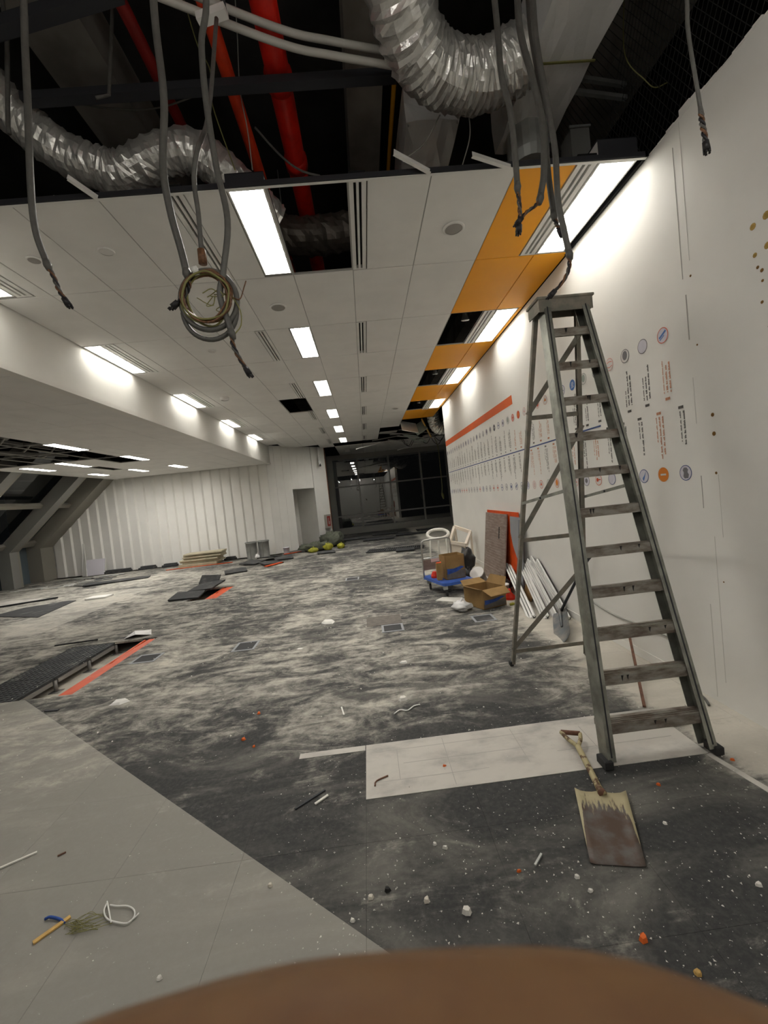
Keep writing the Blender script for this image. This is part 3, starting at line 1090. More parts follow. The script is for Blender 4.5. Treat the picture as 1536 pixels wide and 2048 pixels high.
def badge(y, z, ring, face, glyph, gm):
    mb = MB()
    o_ = circ(y, z, .050)
    i_ = circ(y, z, .0455)
    n = len(o_)
    a = PX - .0008
    mb.add([(a, p[0], p[1]) for p in o_] + [(a, p[0], p[1]) for p in i_] + [(a + .001, p[0], p[1]) for p in o_],
           [(k, (k + 1) % n, (k + 1) % n + n, k + n) for k in range(n)] + [(k + 2 * n, (k + 1) % n + 2 * n, (k + 1) % n, k) for k in range(n)])
    b_ = obj('badge', mb, ring, tg)
    obj('badge_face', wallpoly(MB(), circ(y, z, .0458)), face, b_)
    mb = MB()
    if glyph == 'hour':
        wallpoly(mb, [(y - .020, z - .034), (y - .026, z - .012), (y - .016, z + .004), (y - .022, z + .020), (y - .010, z + .034),
                      (y + .012, z + .034), (y + .022, z + .018), (y + .014, z + .002), (y + .020, z - .022), (y + .010, z - .036)], .0006)
    elif glyph == 'bar':
        wallpoly(mb, rect(y - .026, y + .026, z - .006, z + .006), .0006)
    elif glyph == 'diag':
        wallpoly(mb, rrect(y, z + .006, .070, .014, -.5), .0006)
        wallpoly(mb, rrect(y + .006, z - .014, .045, .006, -.5), .0006)
    elif glyph == 'wing':
        wallpoly(mb, [(y - .024, z + .034), (y - .004, z + .004), (y + .016, z - .016), (y + .012, z - .030), (y + .004, z - .034), (y - .006, z - .014), (y - .012, z + .004)], .0006)
    elif glyph == 'x':
        wallpoly(mb, rrect(y + .006, z - .006, .030, .006, .8), .0006)
        wallpoly(mb, rrect(y + .006, z - .006, .030, .006, -.8), .0006)
    elif glyph == 'fork':
        wallpoly(mb, rrect(y - .012, z, .040, .009, 0), .0006)
        wallpoly(mb, circ(y + .016, z, .018, 8), .0006)
    elif glyph == 'head':
        wallpoly(mb, circ(y, z + .004, .034, 14, sy=.8), .0006)
    elif glyph == 'dot':
        wallpoly(mb, circ(y + .002, z, .022, 12), .0006)
    elif glyph == 'seams':
        for sgn in (-1, 1):
            for k in range(6):
                t0 = -.030 + k * .011
                wallpoly(mb, rrect(y + t0, z + sgn * (.022 - 8 * t0 * t0), .012, .004, 0), .0006)
    elif glyph == 'cross':
        wallpoly(mb, rrect(y, z, .050, .008, .3), .0006)
        wallpoly(mb, rrect(y, z, .050, .008, .3 + math.pi / 2), .0006)
    elif glyph == 'tri':
        wallpoly(mb, [(y + .024, z - .012), (y - .024, z - .012), (y, z + .028)], .0006)
    elif glyph == 'lines':
        for k in range(4):
            wallpoly(mb, rrect(y, z - .021 + k * .014, .048 - .01 * (k % 2), .006, -.15), .0006)
    elif glyph == 'person':
        wallpoly(mb, circ(y, z + .014, .012, 10), .0006)
        wallpoly(mb, [(y + .022, z - .030), (y - .022, z - .030), (y - .012, z - .002), (y + .012, z - .002)], .0006)
    else:
        wallpoly(mb, circ(y, z, .016, 5), .0006)
    obj('glyph', mb, gm, b_)


BW, BL = 'badge_white', 'badge_lilac'
G, N, R_, O_ = 'badge_grey', 'print_navy', 'badge_red', 'badge_orange'
LOW = {0: (N, BL, 'hour', G), 1: (O_, O_, 'bar', BW), 2: (N, BL, 'wing', 'badge_blue'), 3: (N, BL, 'x', N), 4: (N, BL, 'lines', 'badge_lilac'),
       5: (R_, BW, 'fork', R_), 6: (G, BL, 'dot', G), 7: ('badge_pink', BW, 'cross', R_), 8: (G, BW, 'x', G), 9: (R_, BW, 'head', O_),
       10: ('badge_green', BW, 'x', 'badge_green'), 11: (R_, BW, 'tri', R_), 12: ('badge_pink', BW, 'lines', 'badge_pink'), 13: (N, BL, 'lines', N),
       14: (N, BW, 'bar', G), 15: (N, BW, 'diag', N), 16: (N, BW, 'dot', N), 17: (G, BW, 'cross', G), 18: (N, BW, 'bar', N), 19: ('badge_pink', BW, 'fork', R_)}
UP = {0: (R_, BL, 'diag', 'badge_blue'), 1: (G, BL, 'person', 'badge_lilac'), 2: (G, BW, 'head', G), 3: ('badge_pink', BW, 'seams', R_), 4: (G, BL, 'lines', G),
      5: ('badge_green', BW, 'head', 'badge_green'), 6: ('badge_blue', 'badge_blue', 'lines', BW), 7: (N, BW, 'cross', N), 8: (G, BW, 'dot', G),
      9: ('badge_pink', BW, 'tri', O_), 10: ('badge_pink', BW, 'head', R_), 11: ('badge_pink', BW, 'x', 'badge_pink'), 12: ('badge_pink', BW, 'cross', 'badge_pink'),
      13: (R_, R_, 'dot', O_), 14: (R_, 'badge_pink', 'bar', R_), 15: ('badge_green', BW, 'head', 'badge_green'), 16: (G, BL, 'dot', G), 17: (N, BW, 'bar', N),
      18: (G, G, 'bar', BW), 19: (G, BW, 'head', G)}
for k in range(38):
    yl = 2.585 + .1997 * k
    yu = 2.69 + .1997 * k
    if k not in LOW:
        LOW[k] = random.choice([(G, BW, 'dot', G), (N, BW, 'lines', N), (G, BL, 'head', G), ('badge_pink', BW, 'fork', R_), (G, BW, 'cross', G)])
    if k not in UP:
        UP[k] = random.choice([(G, BW, 'dot', G), (G, BL, 'lines', G), (G, BL, 'head', G), (N, BW, 'x', N), (G, BW, 'person', G)])
    badge(yl, 1.445, *LOW[k])
    cl = 'print_text_orange' if k in (1, 5, 7, 9, 11, 12) else ('print_text_dark' if k < 9 else 'print_text')
    caption(yl, False, cl, k < 14, 100 + k)
    if yu < 9.98:
        badge(yu, 2.36, *UP[k])
        cl = 'print_text_orange' if k in (0, 3, 9, 10, 13, 14) else ('print_text_dark' if k < 9 else 'print_text')
        caption(yu, True, cl, k < 14, 300 + k)

# ================================================================== LADDER
ld = thing('step_ladder', (1.365, 2.6, 0), 'tall aluminium step ladder splashed with plaster beside the white wall', 'ladder')
ZT = 2.60


def fr(s, z):
    """front rail centre: s = -1 left, +1 right"""
    t = z / ZT
    x = (1.075 + .145 * t) if s < 0 else (1.655 - .160 * t)
    return Vector((x, 2.04 + .565 * t, z))


def rr(s, z):
    t = z / ZT
    x = (1.045 + .165 * t) if s < 0 else (1.690 - .185 * t)
    return Vector((x, 3.33 - .655 * t, z))


front_n = Vector((0, -ZT, .565)).normalized()
for s_ in (-1, 1):
    # front rail: C channel, web outside, flanges turned inwards
    mb = MB().channel(fr(s_, 0.03), fr(s_, 2.585), .085, .042, .004, (-s_, 0, 0))
    rail = obj('front_rail', mb, 'alu', ld)
    go = front_n * .0432 + Vector((-s_ * .020, 0, 0))
    obj('rail_groove', MB().bar(fr(s_, .05) + go, fr(s_, 2.57) + go, .007, .002, tuple(front_n)), 'steel_dark', rail)
    f = fr(s_, 0.0)
    obj('foot', MB().bbox(f.x - .022, f.x + .022, f.y - .045, f.y + .035, 0.003, .05, .005), 'rubber', rail)
    mb = MB().channel(rr(s_, 0.02), rr(s_, 2.56), .030, .027, .003, (-s_, 0, 0))
    rail = obj('rear_rail', mb, 'alu_dusty', ld)
    f = rr(s_, 0.0)
    obj('foot', MB().bbox(f.x - .014, f.x + .014, f.y - .02, f.y + .02, 0.003, .04, .004), 'rubber', rail)
STEPS = [.20, .43, .65, .87, 1.085, 1.305, 1.53, 1.745, 1.965, 2.185, 2.405]
for i, z in enumerate(STEPS):
    a, b = fr(-1, z), fr(1, z)
    dep = .085 - .003 * i
    mb = MB()
    mb.bbox(a.x + .002, b.x - .002, a.y - .035, a.y - .035 + dep, z - .005, z + .004, .001)
    mb.box(a.x + .002, b.x - .002, a.y - .037, a.y - .032, z - .045, z + .004)
    mb.box(a.x + .002, b.x - .002, a.y - .037 + dep, a.y - .033 + dep, z - .030, z + .002)
    for k in range(4):
        yy = a.y - .028 + k * (dep - .02) / 4
        mb.box(a.x + .01, b.x - .01, yy, yy + .005, z + .004, z + .0065)
    st = obj('step', mb, 'tread', ld)
    rn = random.Random(50 + i)
    for k in range(2):
        px_ = rn.uniform(a.x + .08, b.x - .08)
        hh = rn.uniform(.02, .034)
        obj('paint_drip', MB().prism([(px_ - .006, 0), (px_ + .007, 0), (px_ + .003, -hh * .5), (px_ + .001, -hh), (px_ - .003, -hh * .6)], 0, .001,
                                     Matrix.Translation((0, a.y - .0372, z + .002)) @ Matrix.Rotation(math.pi / 2, 4, 'X')), 'spatter', st)
# top platform
mb = MB()
mb.bbox(1.175, 1.535, 2.545, 2.72, 2.600, 2.618, .003)
mb.box(1.185, 1.525, 2.550, 2.556, 2.525, 2.600)
mb.box(1.185, 1.525, 2.708, 2.714, 2.545, 2.600)
mb.box(1.185, 1.191, 2.556, 2.708, 2.53, 2.600).box(1.519, 1.525, 2.556, 2.708, 2.53, 2.600)
obj('top_platform', mb, 'alu_dusty', ld)
# rear frame: horizontals and one-way diagonals
for z in (.13, 1.06, 1.93):
    mb = MB().bar(rr(-1, z), rr(1, z), .006, .030)
    obj('rear_brace', mb, 'alu_dusty', ld)
for (za, zb) in [(2.43, 1.95), (1.85, 1.08), (.82, .15)]:
    mb = MB().bar(rr(1, za) + Vector((0, -.008, 0)), rr(-1, zb) + Vector((0, -.008, 0)), .006, .034)
    obj('diagonal_brace', mb, 'alu_dusty', ld)
for s_ in (-1, 1):
    p0, p1 = fr(s_, 1.42) + Vector((-s_ * .005, .03, 0)), rr(s_, 1.34)
    mid_ = (p0 + p1) / 2
    mb = MB().bar(p0, mid_, .004, .020).bar(mid_, p1, .004, .020)
    sp = obj('spreader', mb, 'alu', ld)
    obj('pivot', MB().tube([mid_ + Vector((-.008, 0, 0)), mid_ + Vector((.008, 0, 0))], .008, 8), 'steel_dark', sp)

# ================================================================== SERVICES IN THE OPEN CEILING
def flex(name, pts, r, label, k=14, seed=1, n=22, m='foil', amp=.05):
    """crumpled foil flexible duct"""
    path = spline(pts, k)
    rn = random.Random(seed)
    th = thing(name, path[0], label, 'air duct')
    ribs = [1 + (.035 if i % 3 == 0 else -.03) for i in range(len(path))]
    jit = {}

    def f(i, j):
        if (i, j) not in jit:
            jit[(i, j)] = 1 + rn.uniform(-amp, amp)
        return ribs[i] * jit[(i, j)]
    o = obj('foil_sleeve', MB().tube(path, r, n, True, f), m, th, smooth=False)
    return th


flex('flexible_duct', [(0.40, 1.75, 4.75), (0.43, 2.15, 4.52), (0.49, 2.42, 4.30), (0.64, 2.66, 4.20), (0.87, 2.80, 4.20), (1.10, 2.86, 4.24), (1.36, 2.84, 4.33)],
     .185, 'large silver flexible duct curving down in the open ceiling, upper middle', 16, 3)
flex('flexible_duct', [(-2.6, 2.45, 4.75), (-2.23, 2.75, 4.50), (-2.06, 2.95, 4.30), (-1.86, 3.05, 4.13), (-1.63, 3.10, 4.02), (-1.46, 3.12, 3.99), (-1.16, 3.10, 4.08), (-0.92, 3.12, 4.08), (-0.66, 3.25, 3.90), (-0.50, 3.45, 3.80)],
     .135, 'long sagging silver flexible duct above the ceiling edge at left', 12, 4)
flex('flexible_duct', [(-0.75, 4.12, 4.16), (-0.35, 4.16, 4.10), (0.05, 4.18, 4.12), (0.45, 4.22, 4.2)], .17, 'dim silver flexible duct seen through the front missing tile', 10, 5, m='foil_shaded')
flex('flexible_duct', [(2.08, 11.5, 3.66), (2.12, 11.6, 3.44), (2.22, 11.65, 3.26), (2.42, 11.7, 3.24), (2.62, 11.75, 3.38)], .17,
     'short silver flexible duct hanging out of the collapsed far ceiling', 10, 6)


def rect_duct(x0, x1, y0, y1, z0, z1, label, m='foil_flat', ny=26, seed=2):
    th = thing('foil_duct', ((x0 + x1) / 2, (y0 + y1) / 2, z0), label, 'air duct')
    rn = random.Random(seed)
    per = [(x0, z0)] + [(x0 + (x1 - x0) * i / 6, z0) for i in range(1, 6)] + [(x1, z0), (x1, (z0 + z1) / 2), (x1, z1), (x0, z1), (x0, (z0 + z1) / 2)]
    n = len(per)
    vs = []
    for i in range(ny + 1):
        y = y0 + (y1 - y0) * i / ny
        for (x, z) in per:
            vs.append((x + rn.uniform(-.010, .010), y + rn.uniform(-.012, .012), z + rn.uniform(-.012, .012)))
    fs = []
    for i in range(ny):
        for j in range(n):
            fs.append((i * n + j, (i + 1) * n + j, (i + 1) * n + (j + 1) % n, i * n + (j + 1) % n))
    fs += [tuple(range(n)), tuple(ny * n + j for j in range(n - 1, -1, -1))]
    obj('insulated_body', MB().add(vs, fs), m, th)
    return th


th = rect_duct(1.42, 1.86, -1.5, 3.62, 4.32, 4.72, 'wide foil-wrapped rectangular duct running toward the orange strip')
obj('strap', MB().box(1.405, 1.875, 2.86, 2.872, 4.30, 4.308), 'wire_olive', th)
M = Matrix.Translation((1.63, 3.45, 4.06))
obj('branch_spigot', MB().lathe([(.15, 0), (.165, .08), (.165, .30)], 20, M), 'galv', th)
th = rect_duct(0.68, 1.14, 3.6, 6.5, 4.62, 4.95, 'smaller foil-ended duct hanging behind the big flexible duct', ny=12, seed=9)
obj('hanger', MB().tube([(.70, 3.62, 5.4), (.70, 3.62, 4.6)], .006, 6).tube([(1.12, 3.62, 5.4), (1.12, 3.62, 4.6)], .006, 6), 'wire_grey', th)


def pipe(x, z, r, y0, y1, m, label, couplings=(), name='sprinkler_pipe'):
    th = thing(name, (x, y0, z), label, 'pipe')
    obj('pipe_run', MB().tube([(x, y0, z), (x, y1, z)], r, 16), m, th)
    for y in couplings:
        c = obj('coupling', MB().tube([(x, y - .05, z), (x, y + .05, z)], r * 1.18, 16), m, th)
        obj('clip', MB().tube([(x, y, z + r), (x, y, 5.4)], .006, 6), 'wire_grey', th)


pipe(-0.28, 4.40, .080, -3, 14, 'pipe_red', 'thick bright red sprinkler pipe above the front missing tile', (2.95, 3.65, 6.2))
pipe(-0.61, 4.40, .045, -3, 14, 'pipe_lit', 'thin orange-red pipe left of the thick red one', (5.0,))
pipe(-1.07, 4.42, .038, -3, 14, 'pipe_shaded', 'dim red pipe farthest left in the open ceiling', ())
pipe(0.63, 5.05, .02, 2.5, 9, 'yellow_paint', 'narrow yellow pipe behind the flexible duct', (), 'gas_pipe')
for dz, lab in ((0, 'lower of two white conduits crossing the open ceiling'), (.085, 'upper of two white conduits crossing the open ceiling')):
    obj('white_conduit', MB().tube(spline([(-1.6, 1.9, 4.2 + dz), (-0.76, 2.30, 4.2 + dz), (-0.21, 2.545, 4.2 + dz), (0.10, 2.63, 4.20 + dz), (0.50, 2.72, 4.20 + dz)], 8), .020, 8), 'conduit_white', None,
        label=lab, cat='conduit')
obj('cable_tray', MB().box(-1.9, .50, 2.80, 2.87, 4.235, 4.24).box(-1.9, .50, 2.80, 2.804, 4.24, 4.285).box(-1.9, .50, 2.866, 2.87, 4.24, 4.285), 'steel_dark', None,
    label='dark horizontal cable tray crossing the open ceiling above the edge', cat='cable tray')
obj('steel_rail', MB().bar((-2.4, 2.52, 4.2), (-0.98, 2.285, 4.235), .07, .06), 'steel_dark', None, label='dark steel rail in the top left corner', cat='rail')
th = thing('hanger_bracket', (-0.58, 2.25, 4.2), 'white bracket on a dark rod at the top left', 'bracket')
obj('bracket_plate', MB().bar((-0.62, 2.36, 4.15), (-0.46, 2.33, 4.16), .05, .04), 'white_metal', th)
obj('rod', MB().tube([(-0.47, 2.34, 4.15), (-0.47, 2.30, 5.4)], .012, 6), 'steel_dark', th)
for i, (a, b, r, lab) in enumerate([((225, 20), (218, 190), .010, 'bent grey hanger rod at the upper left'),
                                    ((14, 70), (16, 250), .012, 'short grey hanger rod at the left edge')]):
    p, q = at(*a, 'y', 2.6), at(*b, 'y', 2.6)
    mb = MB().tube([p + Vector((0, 0, 1.2)), p, q, q + Vector((-.05, -.05, -.06)) if i == 0 else q + Vector((0, 0, -.05))], r, 6)
    obj('hanger_rod', mb, 'conduit', None, label=lab, cat='rod')
for (a, b, lab) in [((1165, 157), (1250, 170), 'upper white support strut right of the foil duct'), ((1145, 182), (1252, 196), 'lower white support strut right of the foil duct')]:
    p, q = at(*a, 'y', 3.3), at(*b, 'y', 3.4)
    obj('support_strut', MB().bar(p, q, .03, .03), 'galv', None, label=lab, cat='strut')
th = thing('vent_cowl', at(1155, 290, 'y', 3.5), 'dark square box behind the end of the foil duct', 'box')
c = at(1155, 290, 'y', 3.5)
obj('case', MB().bbox(c.x - .08, c.x + .08, c.y - .05, c.y + .12, c.z - .16, c.z + .10, .006), 'frame_grey', th)
obj('rim', MB().box(c.x - .09, c.x + .09, c.y - .06, c.y - .05, c.z + .10, c.z + .115), 'galv', th)
# grey-white lump of tile lying over the edge at far left
obj('broken_tile', MB().prism([(-2.02, 2.80), (-1.74, 2.76), (-1.60, 2.95), (-1.9, 3.02)], 3.575, 3.60, Matrix.Identity(4)), 'tile_white', None,
    label='broken white tile lying on top of the ceiling edge at far left', cat='ceiling tile')
# wire mesh guarding the void above the right wall
mb = MB()
mx = WX + .35
for i in range(60):
    y = 0.9 + i * .055
    for sgn in (1, -1):
        a = Vector((mx, y, 3.45))
        b = Vector((mx, y + sgn * 1.1, 5.35))
        mb.bar(a, b, .003, .003)
obj('wire_mesh', mb, 'mesh_wire', None, label='dark diamond wire mesh in the void above the right wall', cat='wire mesh', kind='stuff')
# thin loose wires high up
for i, (pts, r, m, lab) in enumerate([
    ([(470, -10), (475, 80), (480, 180), (495, 260), (505, 340)], .004, 'wire_grey', 'thin pale wire hanging beside the orange-red pipe'),
    ([(365, -10), (395, 90), (420, 140), (425, 210), (470, 340)], .004, 'wire_olive', 'thin olive wire hanging across the left conduits'),
    ([(120, 200), (220, 217), (320, 215), (420, 180), (480, 160)], .006, 'conduit', 'slack grey cable looping under the cable tray'),
    ([(510, 255), (560, 310), (600, 340), (640, 352)], .007, 'conduit', 'slack cable sloping down behind the red pipe'),
    ([(1248, -10), (1250, 110), (1290, 160), (1310, 175), (1335, 165)], .004, 'wire_olive', 'curled olive wire in front of the wire mesh'),
    ([(880, 230), (850, 285), (815, 315)], .005, 'wire_grey', 'thin cable behind the middle flexible duct'),
    ([(935, 210), (940, 270), (925, 330)], .004, 'wire_grey', 'thin straight wire left of the big foil duct')]):
    obj('loose_wire', MB().tube(spline([at(u, v, 'y', 3.0) for u, v in pts], 6), r, 6), m, None, label=lab, cat='wire')


# ---- cut conduits dangling from the slab
def dangler(pts, tail, depth, label, r=.0125, twist=None, grp='cut conduits hanging from the ceiling void', tx=0.0):
    P = [at(u, v, 'y', depth) for u, v in pts]
    top = P[0] + Vector((tx, .15, 5.38 - P[0].z))
    path = spline([top, (top + P[0]) / 2 + Vector((.02, 0, 0))] + P, 7)
    th = thing('hanging_conduit', P[-1], label, 'conduit', grp)
    obj('sheath', MB().tube(path, r, 10), 'conduit', th)
    e = P[-1]
    d = (path[-1] - path[-2]).normalized()
    obj('sheath_end', MB().tube([e - d * .02, e, e + d * .022], [r * 1.02, r * 1.25, r * .8], 10), 'conduit', th)
    T = spline([e] + [at(u, v, 'y', depth) for u, v in tail], 6)
    for k, m in enumerate(('wire_black', 'wire_brown', 'conduit')):
        off = [Vector((.006 * math.cos(i * .7 + 2.1 * k), .006 * math.sin(i * .7 + 2.1 * k), 0)) for i in range(len(T))]
        obj('wire', MB().tube([p + o for p, o in zip(T, off)], .0042, 6), m, th)
    c = T[-1]
    d = (T[-1] - T[-2]).normalized()
    mb = MB().tube([c - d * .012, c + d * .02], [.012, .014], 6)
    for k in range(5):
        a = 2 * math.pi * k / 5
        q = c + d * .02 + Vector((.009 * math.cos(a), .009 * math.sin(a), 0))
        mb.tube([q, q + d * .012], .004, 5)
    obj('taped_end', mb, 'wire_black', th)
    return th


dangler([(45, -60), (50, 90), (55, 200), (62, 380), (72, 465), (95, 530)], [(108, 555), (118, 580), (132, 602)], 1.75,
        'leftmost grey conduit hanging with a short wire tail')
dangler([(303, -60), (312, 60), (328, 200), (326, 330), (340, 420), (362, 500), (374, 548)], [(378, 570), (370, 590), (352, 608)], 1.75,
        'thick grey conduit dropping into the wire coil', r=.0145)
dangler([(402, -60), (403, 90), (412, 200), (432, 330), (455, 440), (447, 540), (440, 590), (455, 640), (464, 668)], [(466, 690), (478, 715), (494, 741)], 1.75,
        'grey conduit hanging just right of the wire coil', tx=-.45)
dangler([(983, -60), (995, 60), (1003, 150), (1020, 220), (1030, 310), (1035, 375)], [(1038, 400), (1040, 430), (1038, 455)], 1.80,
        'grey conduit ending over the orange strip, left of its group')
dangler([(1030, -60), (1040, 60), (1066, 160), (1085, 250), (1088, 340), (1080, 398)], [(1070, 412), (1052, 425), (1040, 440)], 1.80,
        'grey conduit with a bent tail, second in the right-hand group', r=.0135)
dangler([(1052, -60), (1062, 60), (1078, 160), (1090, 280), (1098, 360), (1108, 430)], [(1112, 445), (1116, 455), (1120, 462)], 1.86,
        'shorter grey conduit behind the right-hand group')
dangler([(1060, -60), (1072, 80), (1095, 210), (1110, 300), (1116, 400), (1128, 460), (1139, 510)], [(1138, 535), (1128, 560), (1106, 586)], 1.80,
        'longest conduit of the right-hand group, above the ladder')
dangler([(1368, -60), (1376, 60), (1395, 180), (1402, 225)], [(1404, 245), (1408, 265), (1412, 290)], 1.55,
        'thin dark cable hanging in front of the right wall top', r=.007)

# coil of stripped wires on a metal-clad cable
cc = at(413, 592, 'y', 1.75)
th = thing('wire_coil', cc, 'coil of stripped brown wires hung on a grey conduit', 'wire coil')
p_ = [at(u, v, 'y', 1.77) for u, v in [(395, 300), (388, 360), (397, 430), (403, 505)]]
obj('feed_cable', MB().tube(spline([p_[0] + Vector((.06, .35, .9)), p_[0] + Vector((.03, .12, .25))] + p_, 8), .010, 8), 'conduit', th)
obj('copper_ferrule', MB().tube([at(403, 500, 'y', 1.77), at(406, 528, 'y', 1.77)], .017, 10), 'wire_brown', th)
RX = .108
rn = random.Random(12)
loop = [cc + Vector(((RX + .006) * math.cos(a), .0, (RX + .012) * math.sin(a))) for a in [math.pi * 2 * i / 40 for i in range(40)]]
obj('conduit_loop', MB().tube([p + Vector((.004, .012, -.012)) for p in loop], .011, 8, closed=True), 'conduit', th)
low = [cc + Vector(((RX + .002) * math.cos(a), .02, RX * 1.1 * math.sin(a) - .05)) for a in [math.pi + math.pi * i / 18 for i in range(19)]]
obj('conduit_loop', MB().tube(low, .010, 8), 'conduit', th)
for k in range(9):
    a_, b_ = RX - .004 - rn.random() * .022, RX - rn.random() * .02
    dx, dz, dy = rn.uniform(-.008, .008), rn.uniform(-.012, .008), rn.uniform(-.02, .02)
    ring = [cc + Vector((dx + a_ * math.cos(t) + .003 * math.sin(5 * t + k), dy, dz + b_ * math.sin(t) + .003 * math.cos(4 * t + k))) for t in [2 * math.pi * i / 36 for i in range(36)]]
    obj('wire_turn', MB().tube(ring, .0045, 6, closed=True), 'wire_brown' if k % 3 else 'wire_olive', th)
for k in range(7):
    s0 = cc + Vector((rn.uniform(.0, .09), 0, rn.uniform(-.07, .02)))
    e0 = s0 + Vector((rn.uniform(-.09, .06), rn.uniform(-.02, .02), rn.uniform(-.02, .08)))
    m0 = (s0 + e0) / 2 + Vector((rn.uniform(-.05, .05), 0, rn.uniform(-.04, .04)))
    obj('stray_wire', MB().tube(spline([s0, m0, e0], 5), .002, 5), 'wire_olive', th)
obj('stray_wire', MB().tube(spline([at(u, v, 'y', 1.75) for u, v in [(465, 595), (480, 598), (488, 575), (492, 562)]], 5), .0025, 5), 'wire_brown', th)
obj('stray_wire', MB().tube(spline([at(u, v, 'y', 1.75) for u, v in [(462, 590), (480, 620), (482, 650), (470, 668)]], 5), .0025, 5), 'wire_olive', th)
obj('tape', MB().tube([at(386, 543, 'y', 1.74), at(396, 540, 'y', 1.74)], .017, 8), 'paper', th)

# ---- collapsed far end of the ceiling: dropped tiles and runners
for (x, y, z, w_, l_, rx, ry, rz, m, lab) in [
    (1.40, 11.5, 3.33, .46, .70, .55, .25, .1, 'tile_white', 'white tile tipped down at the end of the orange strip'),
    (1.72, 11.7, 3.30, .34, .80, .5, -.5, -.2, 'badge_green', 'greenish tile back hanging beside the far flexible duct'),
    (0.92, 13.0, 3.47, .54, .55, .06, .0, .0, 'grid_grey', 'grey tile sagging beside the square far hole'),
    (1.75, 13.3, 3.25, .50, .95, .25, .45, .5, 'badge_green', 'pale tile dangling from bent runners in the collapsed corner'),
    (1.2, 14.7, 3.33, .45, .9, .15, .2, .9, 'grid_grey', 'bent grey tile drooping near the black strip')]:
    M = Matrix.Translation((x, y, z)) @ Matrix.Rotation(rz, 4, 'Z') @ Matrix.Rotation(ry, 4, 'Y') @ Matrix.Rotation(rx, 4, 'X')
    obj('fallen_ceiling_tile', MB().bbox(-w_ / 2, w_ / 2, -l_ / 2, l_ / 2, 0, .016, .002, M), m, None, label=lab, cat='ceiling tile', group='dropped tiles at the far end')
rn = random.Random(31)
th = thing('bent_ceiling_grid', (2.0, 13.5, 3.3), 'tangle of bent ceiling runners at the collapsed far corner', 'ceiling grid')
for k in range(16):
    a = Vector((rn.uniform(.9, 3.2), rn.uniform(12.2, 15.3), rn.uniform(3.2, 3.52)))
    b = a + Vector((rn.uniform(.5, 1.3) * rn.choice((1, -1)), rn.uniform(-.4, .4), rn.uniform(-.18, .18)))
    b.z = min(b.z, 3.55)
    obj('runner', MB().bar(a, b, .024, .03), rn.choice(('grid_grey', 'white_metal', 'frame_grey')), th)
obj('runner', MB().bar((1.74, 11.3, 3.48), (2.05, 11.9, 3.05), .03, .04), 'wood', th)
for k in range(6):
    a = Vector((rn.uniform(1.2, 3.0), rn.uniform(12.2, 15.0), 3.45))
    obj('dangling_wire', MB().tube(spline([a, a + Vector((.1, 0, -.2)), a + Vector((.25, 0, -.3)), a + Vector((.4, 0, -.1))], 5), .010, 5), 'wire_black', th)
th = thing('hanging_cable', (3.05, 15.5, 1.5), 'thin pale cable hanging before the glazed end with a lump at its tip', 'cable')
pp = [at(u, v, 'y', 15.5) for u, v in [(876, 895), (880, 930), (884, 970), (884, 985)]]
obj('cable_run', MB().tube(spline([Vector((pp[0].x - .1, 15.5, 3.5))] + pp, 6), .012, 6), 'wire_olive', th)
obj('tip', MB().tube([pp[-1], pp[-1] + Vector((.02, 0, -.1)), pp[-1] + Vector((.04, 0, -.25))], [.02, .05, .02], 8), 'wire_olive', th)

# ================================================================== THINGS ON THE FLOOR
# ---- flat shovel lying on the carpet
sh = thing('flat_shovel', (0.88, 1.72, 0), 'pale square-mouth shovel lying on the dark carpet', 'shovel')
q = [fl(1150, 1588), fl(1253, 1594), fl(1293, 1737), fl(1181, 1730)]
nu, nv = 9, 10
vs = []
for j in range(nv + 1):
    for i in range(nu + 1):
        a, b = i / nu, j / nv
        p = (q[0] * (1 - a) + q[1] * a) * (1 - b) + (q[3] * (1 - a) + q[2] * a) * b
        edge = abs(a - .5) * 2
        z = .006 + .016 * max(0, edge - .72) / .28 * (1 - .7 * b) + .010 * (1 - b)
        z += .012 * max(0, 1 - abs(a - .5) / .10) * max(0, 1 - b / .5)
        vs.append((p.x, p.y, z))
n1 = len(vs)
vs += [(x, y, z - .003) for x, y, z in vs]
fs = []
W1 = nu + 1
for j in range(nv):
    for i in range(nu):
        a = j * W1 + i
        fs.append((a, a + W1, a + W1 + 1, a + 1))
        fs.append((n1 + a, n1 + a + 1, n1 + a + W1 + 1, n1 + a + W1))
for i in range(nu):
    fs.append((i, i + 1, n1 + i + 1, n1 + i))
    a = nv * W1 + i
    fs.append((a + 1, a, n1 + a, n1 + a + 1))
for j in range(nv):
    a = j * W1
    fs.append((a + W1, a, n1 + a, n1 + a + W1))
    a = j * W1 + nu
    fs.append((a, a + W1, n1 + a + W1, n1 + a))
mb = MB().add(vs, fs)
mb.sm = True


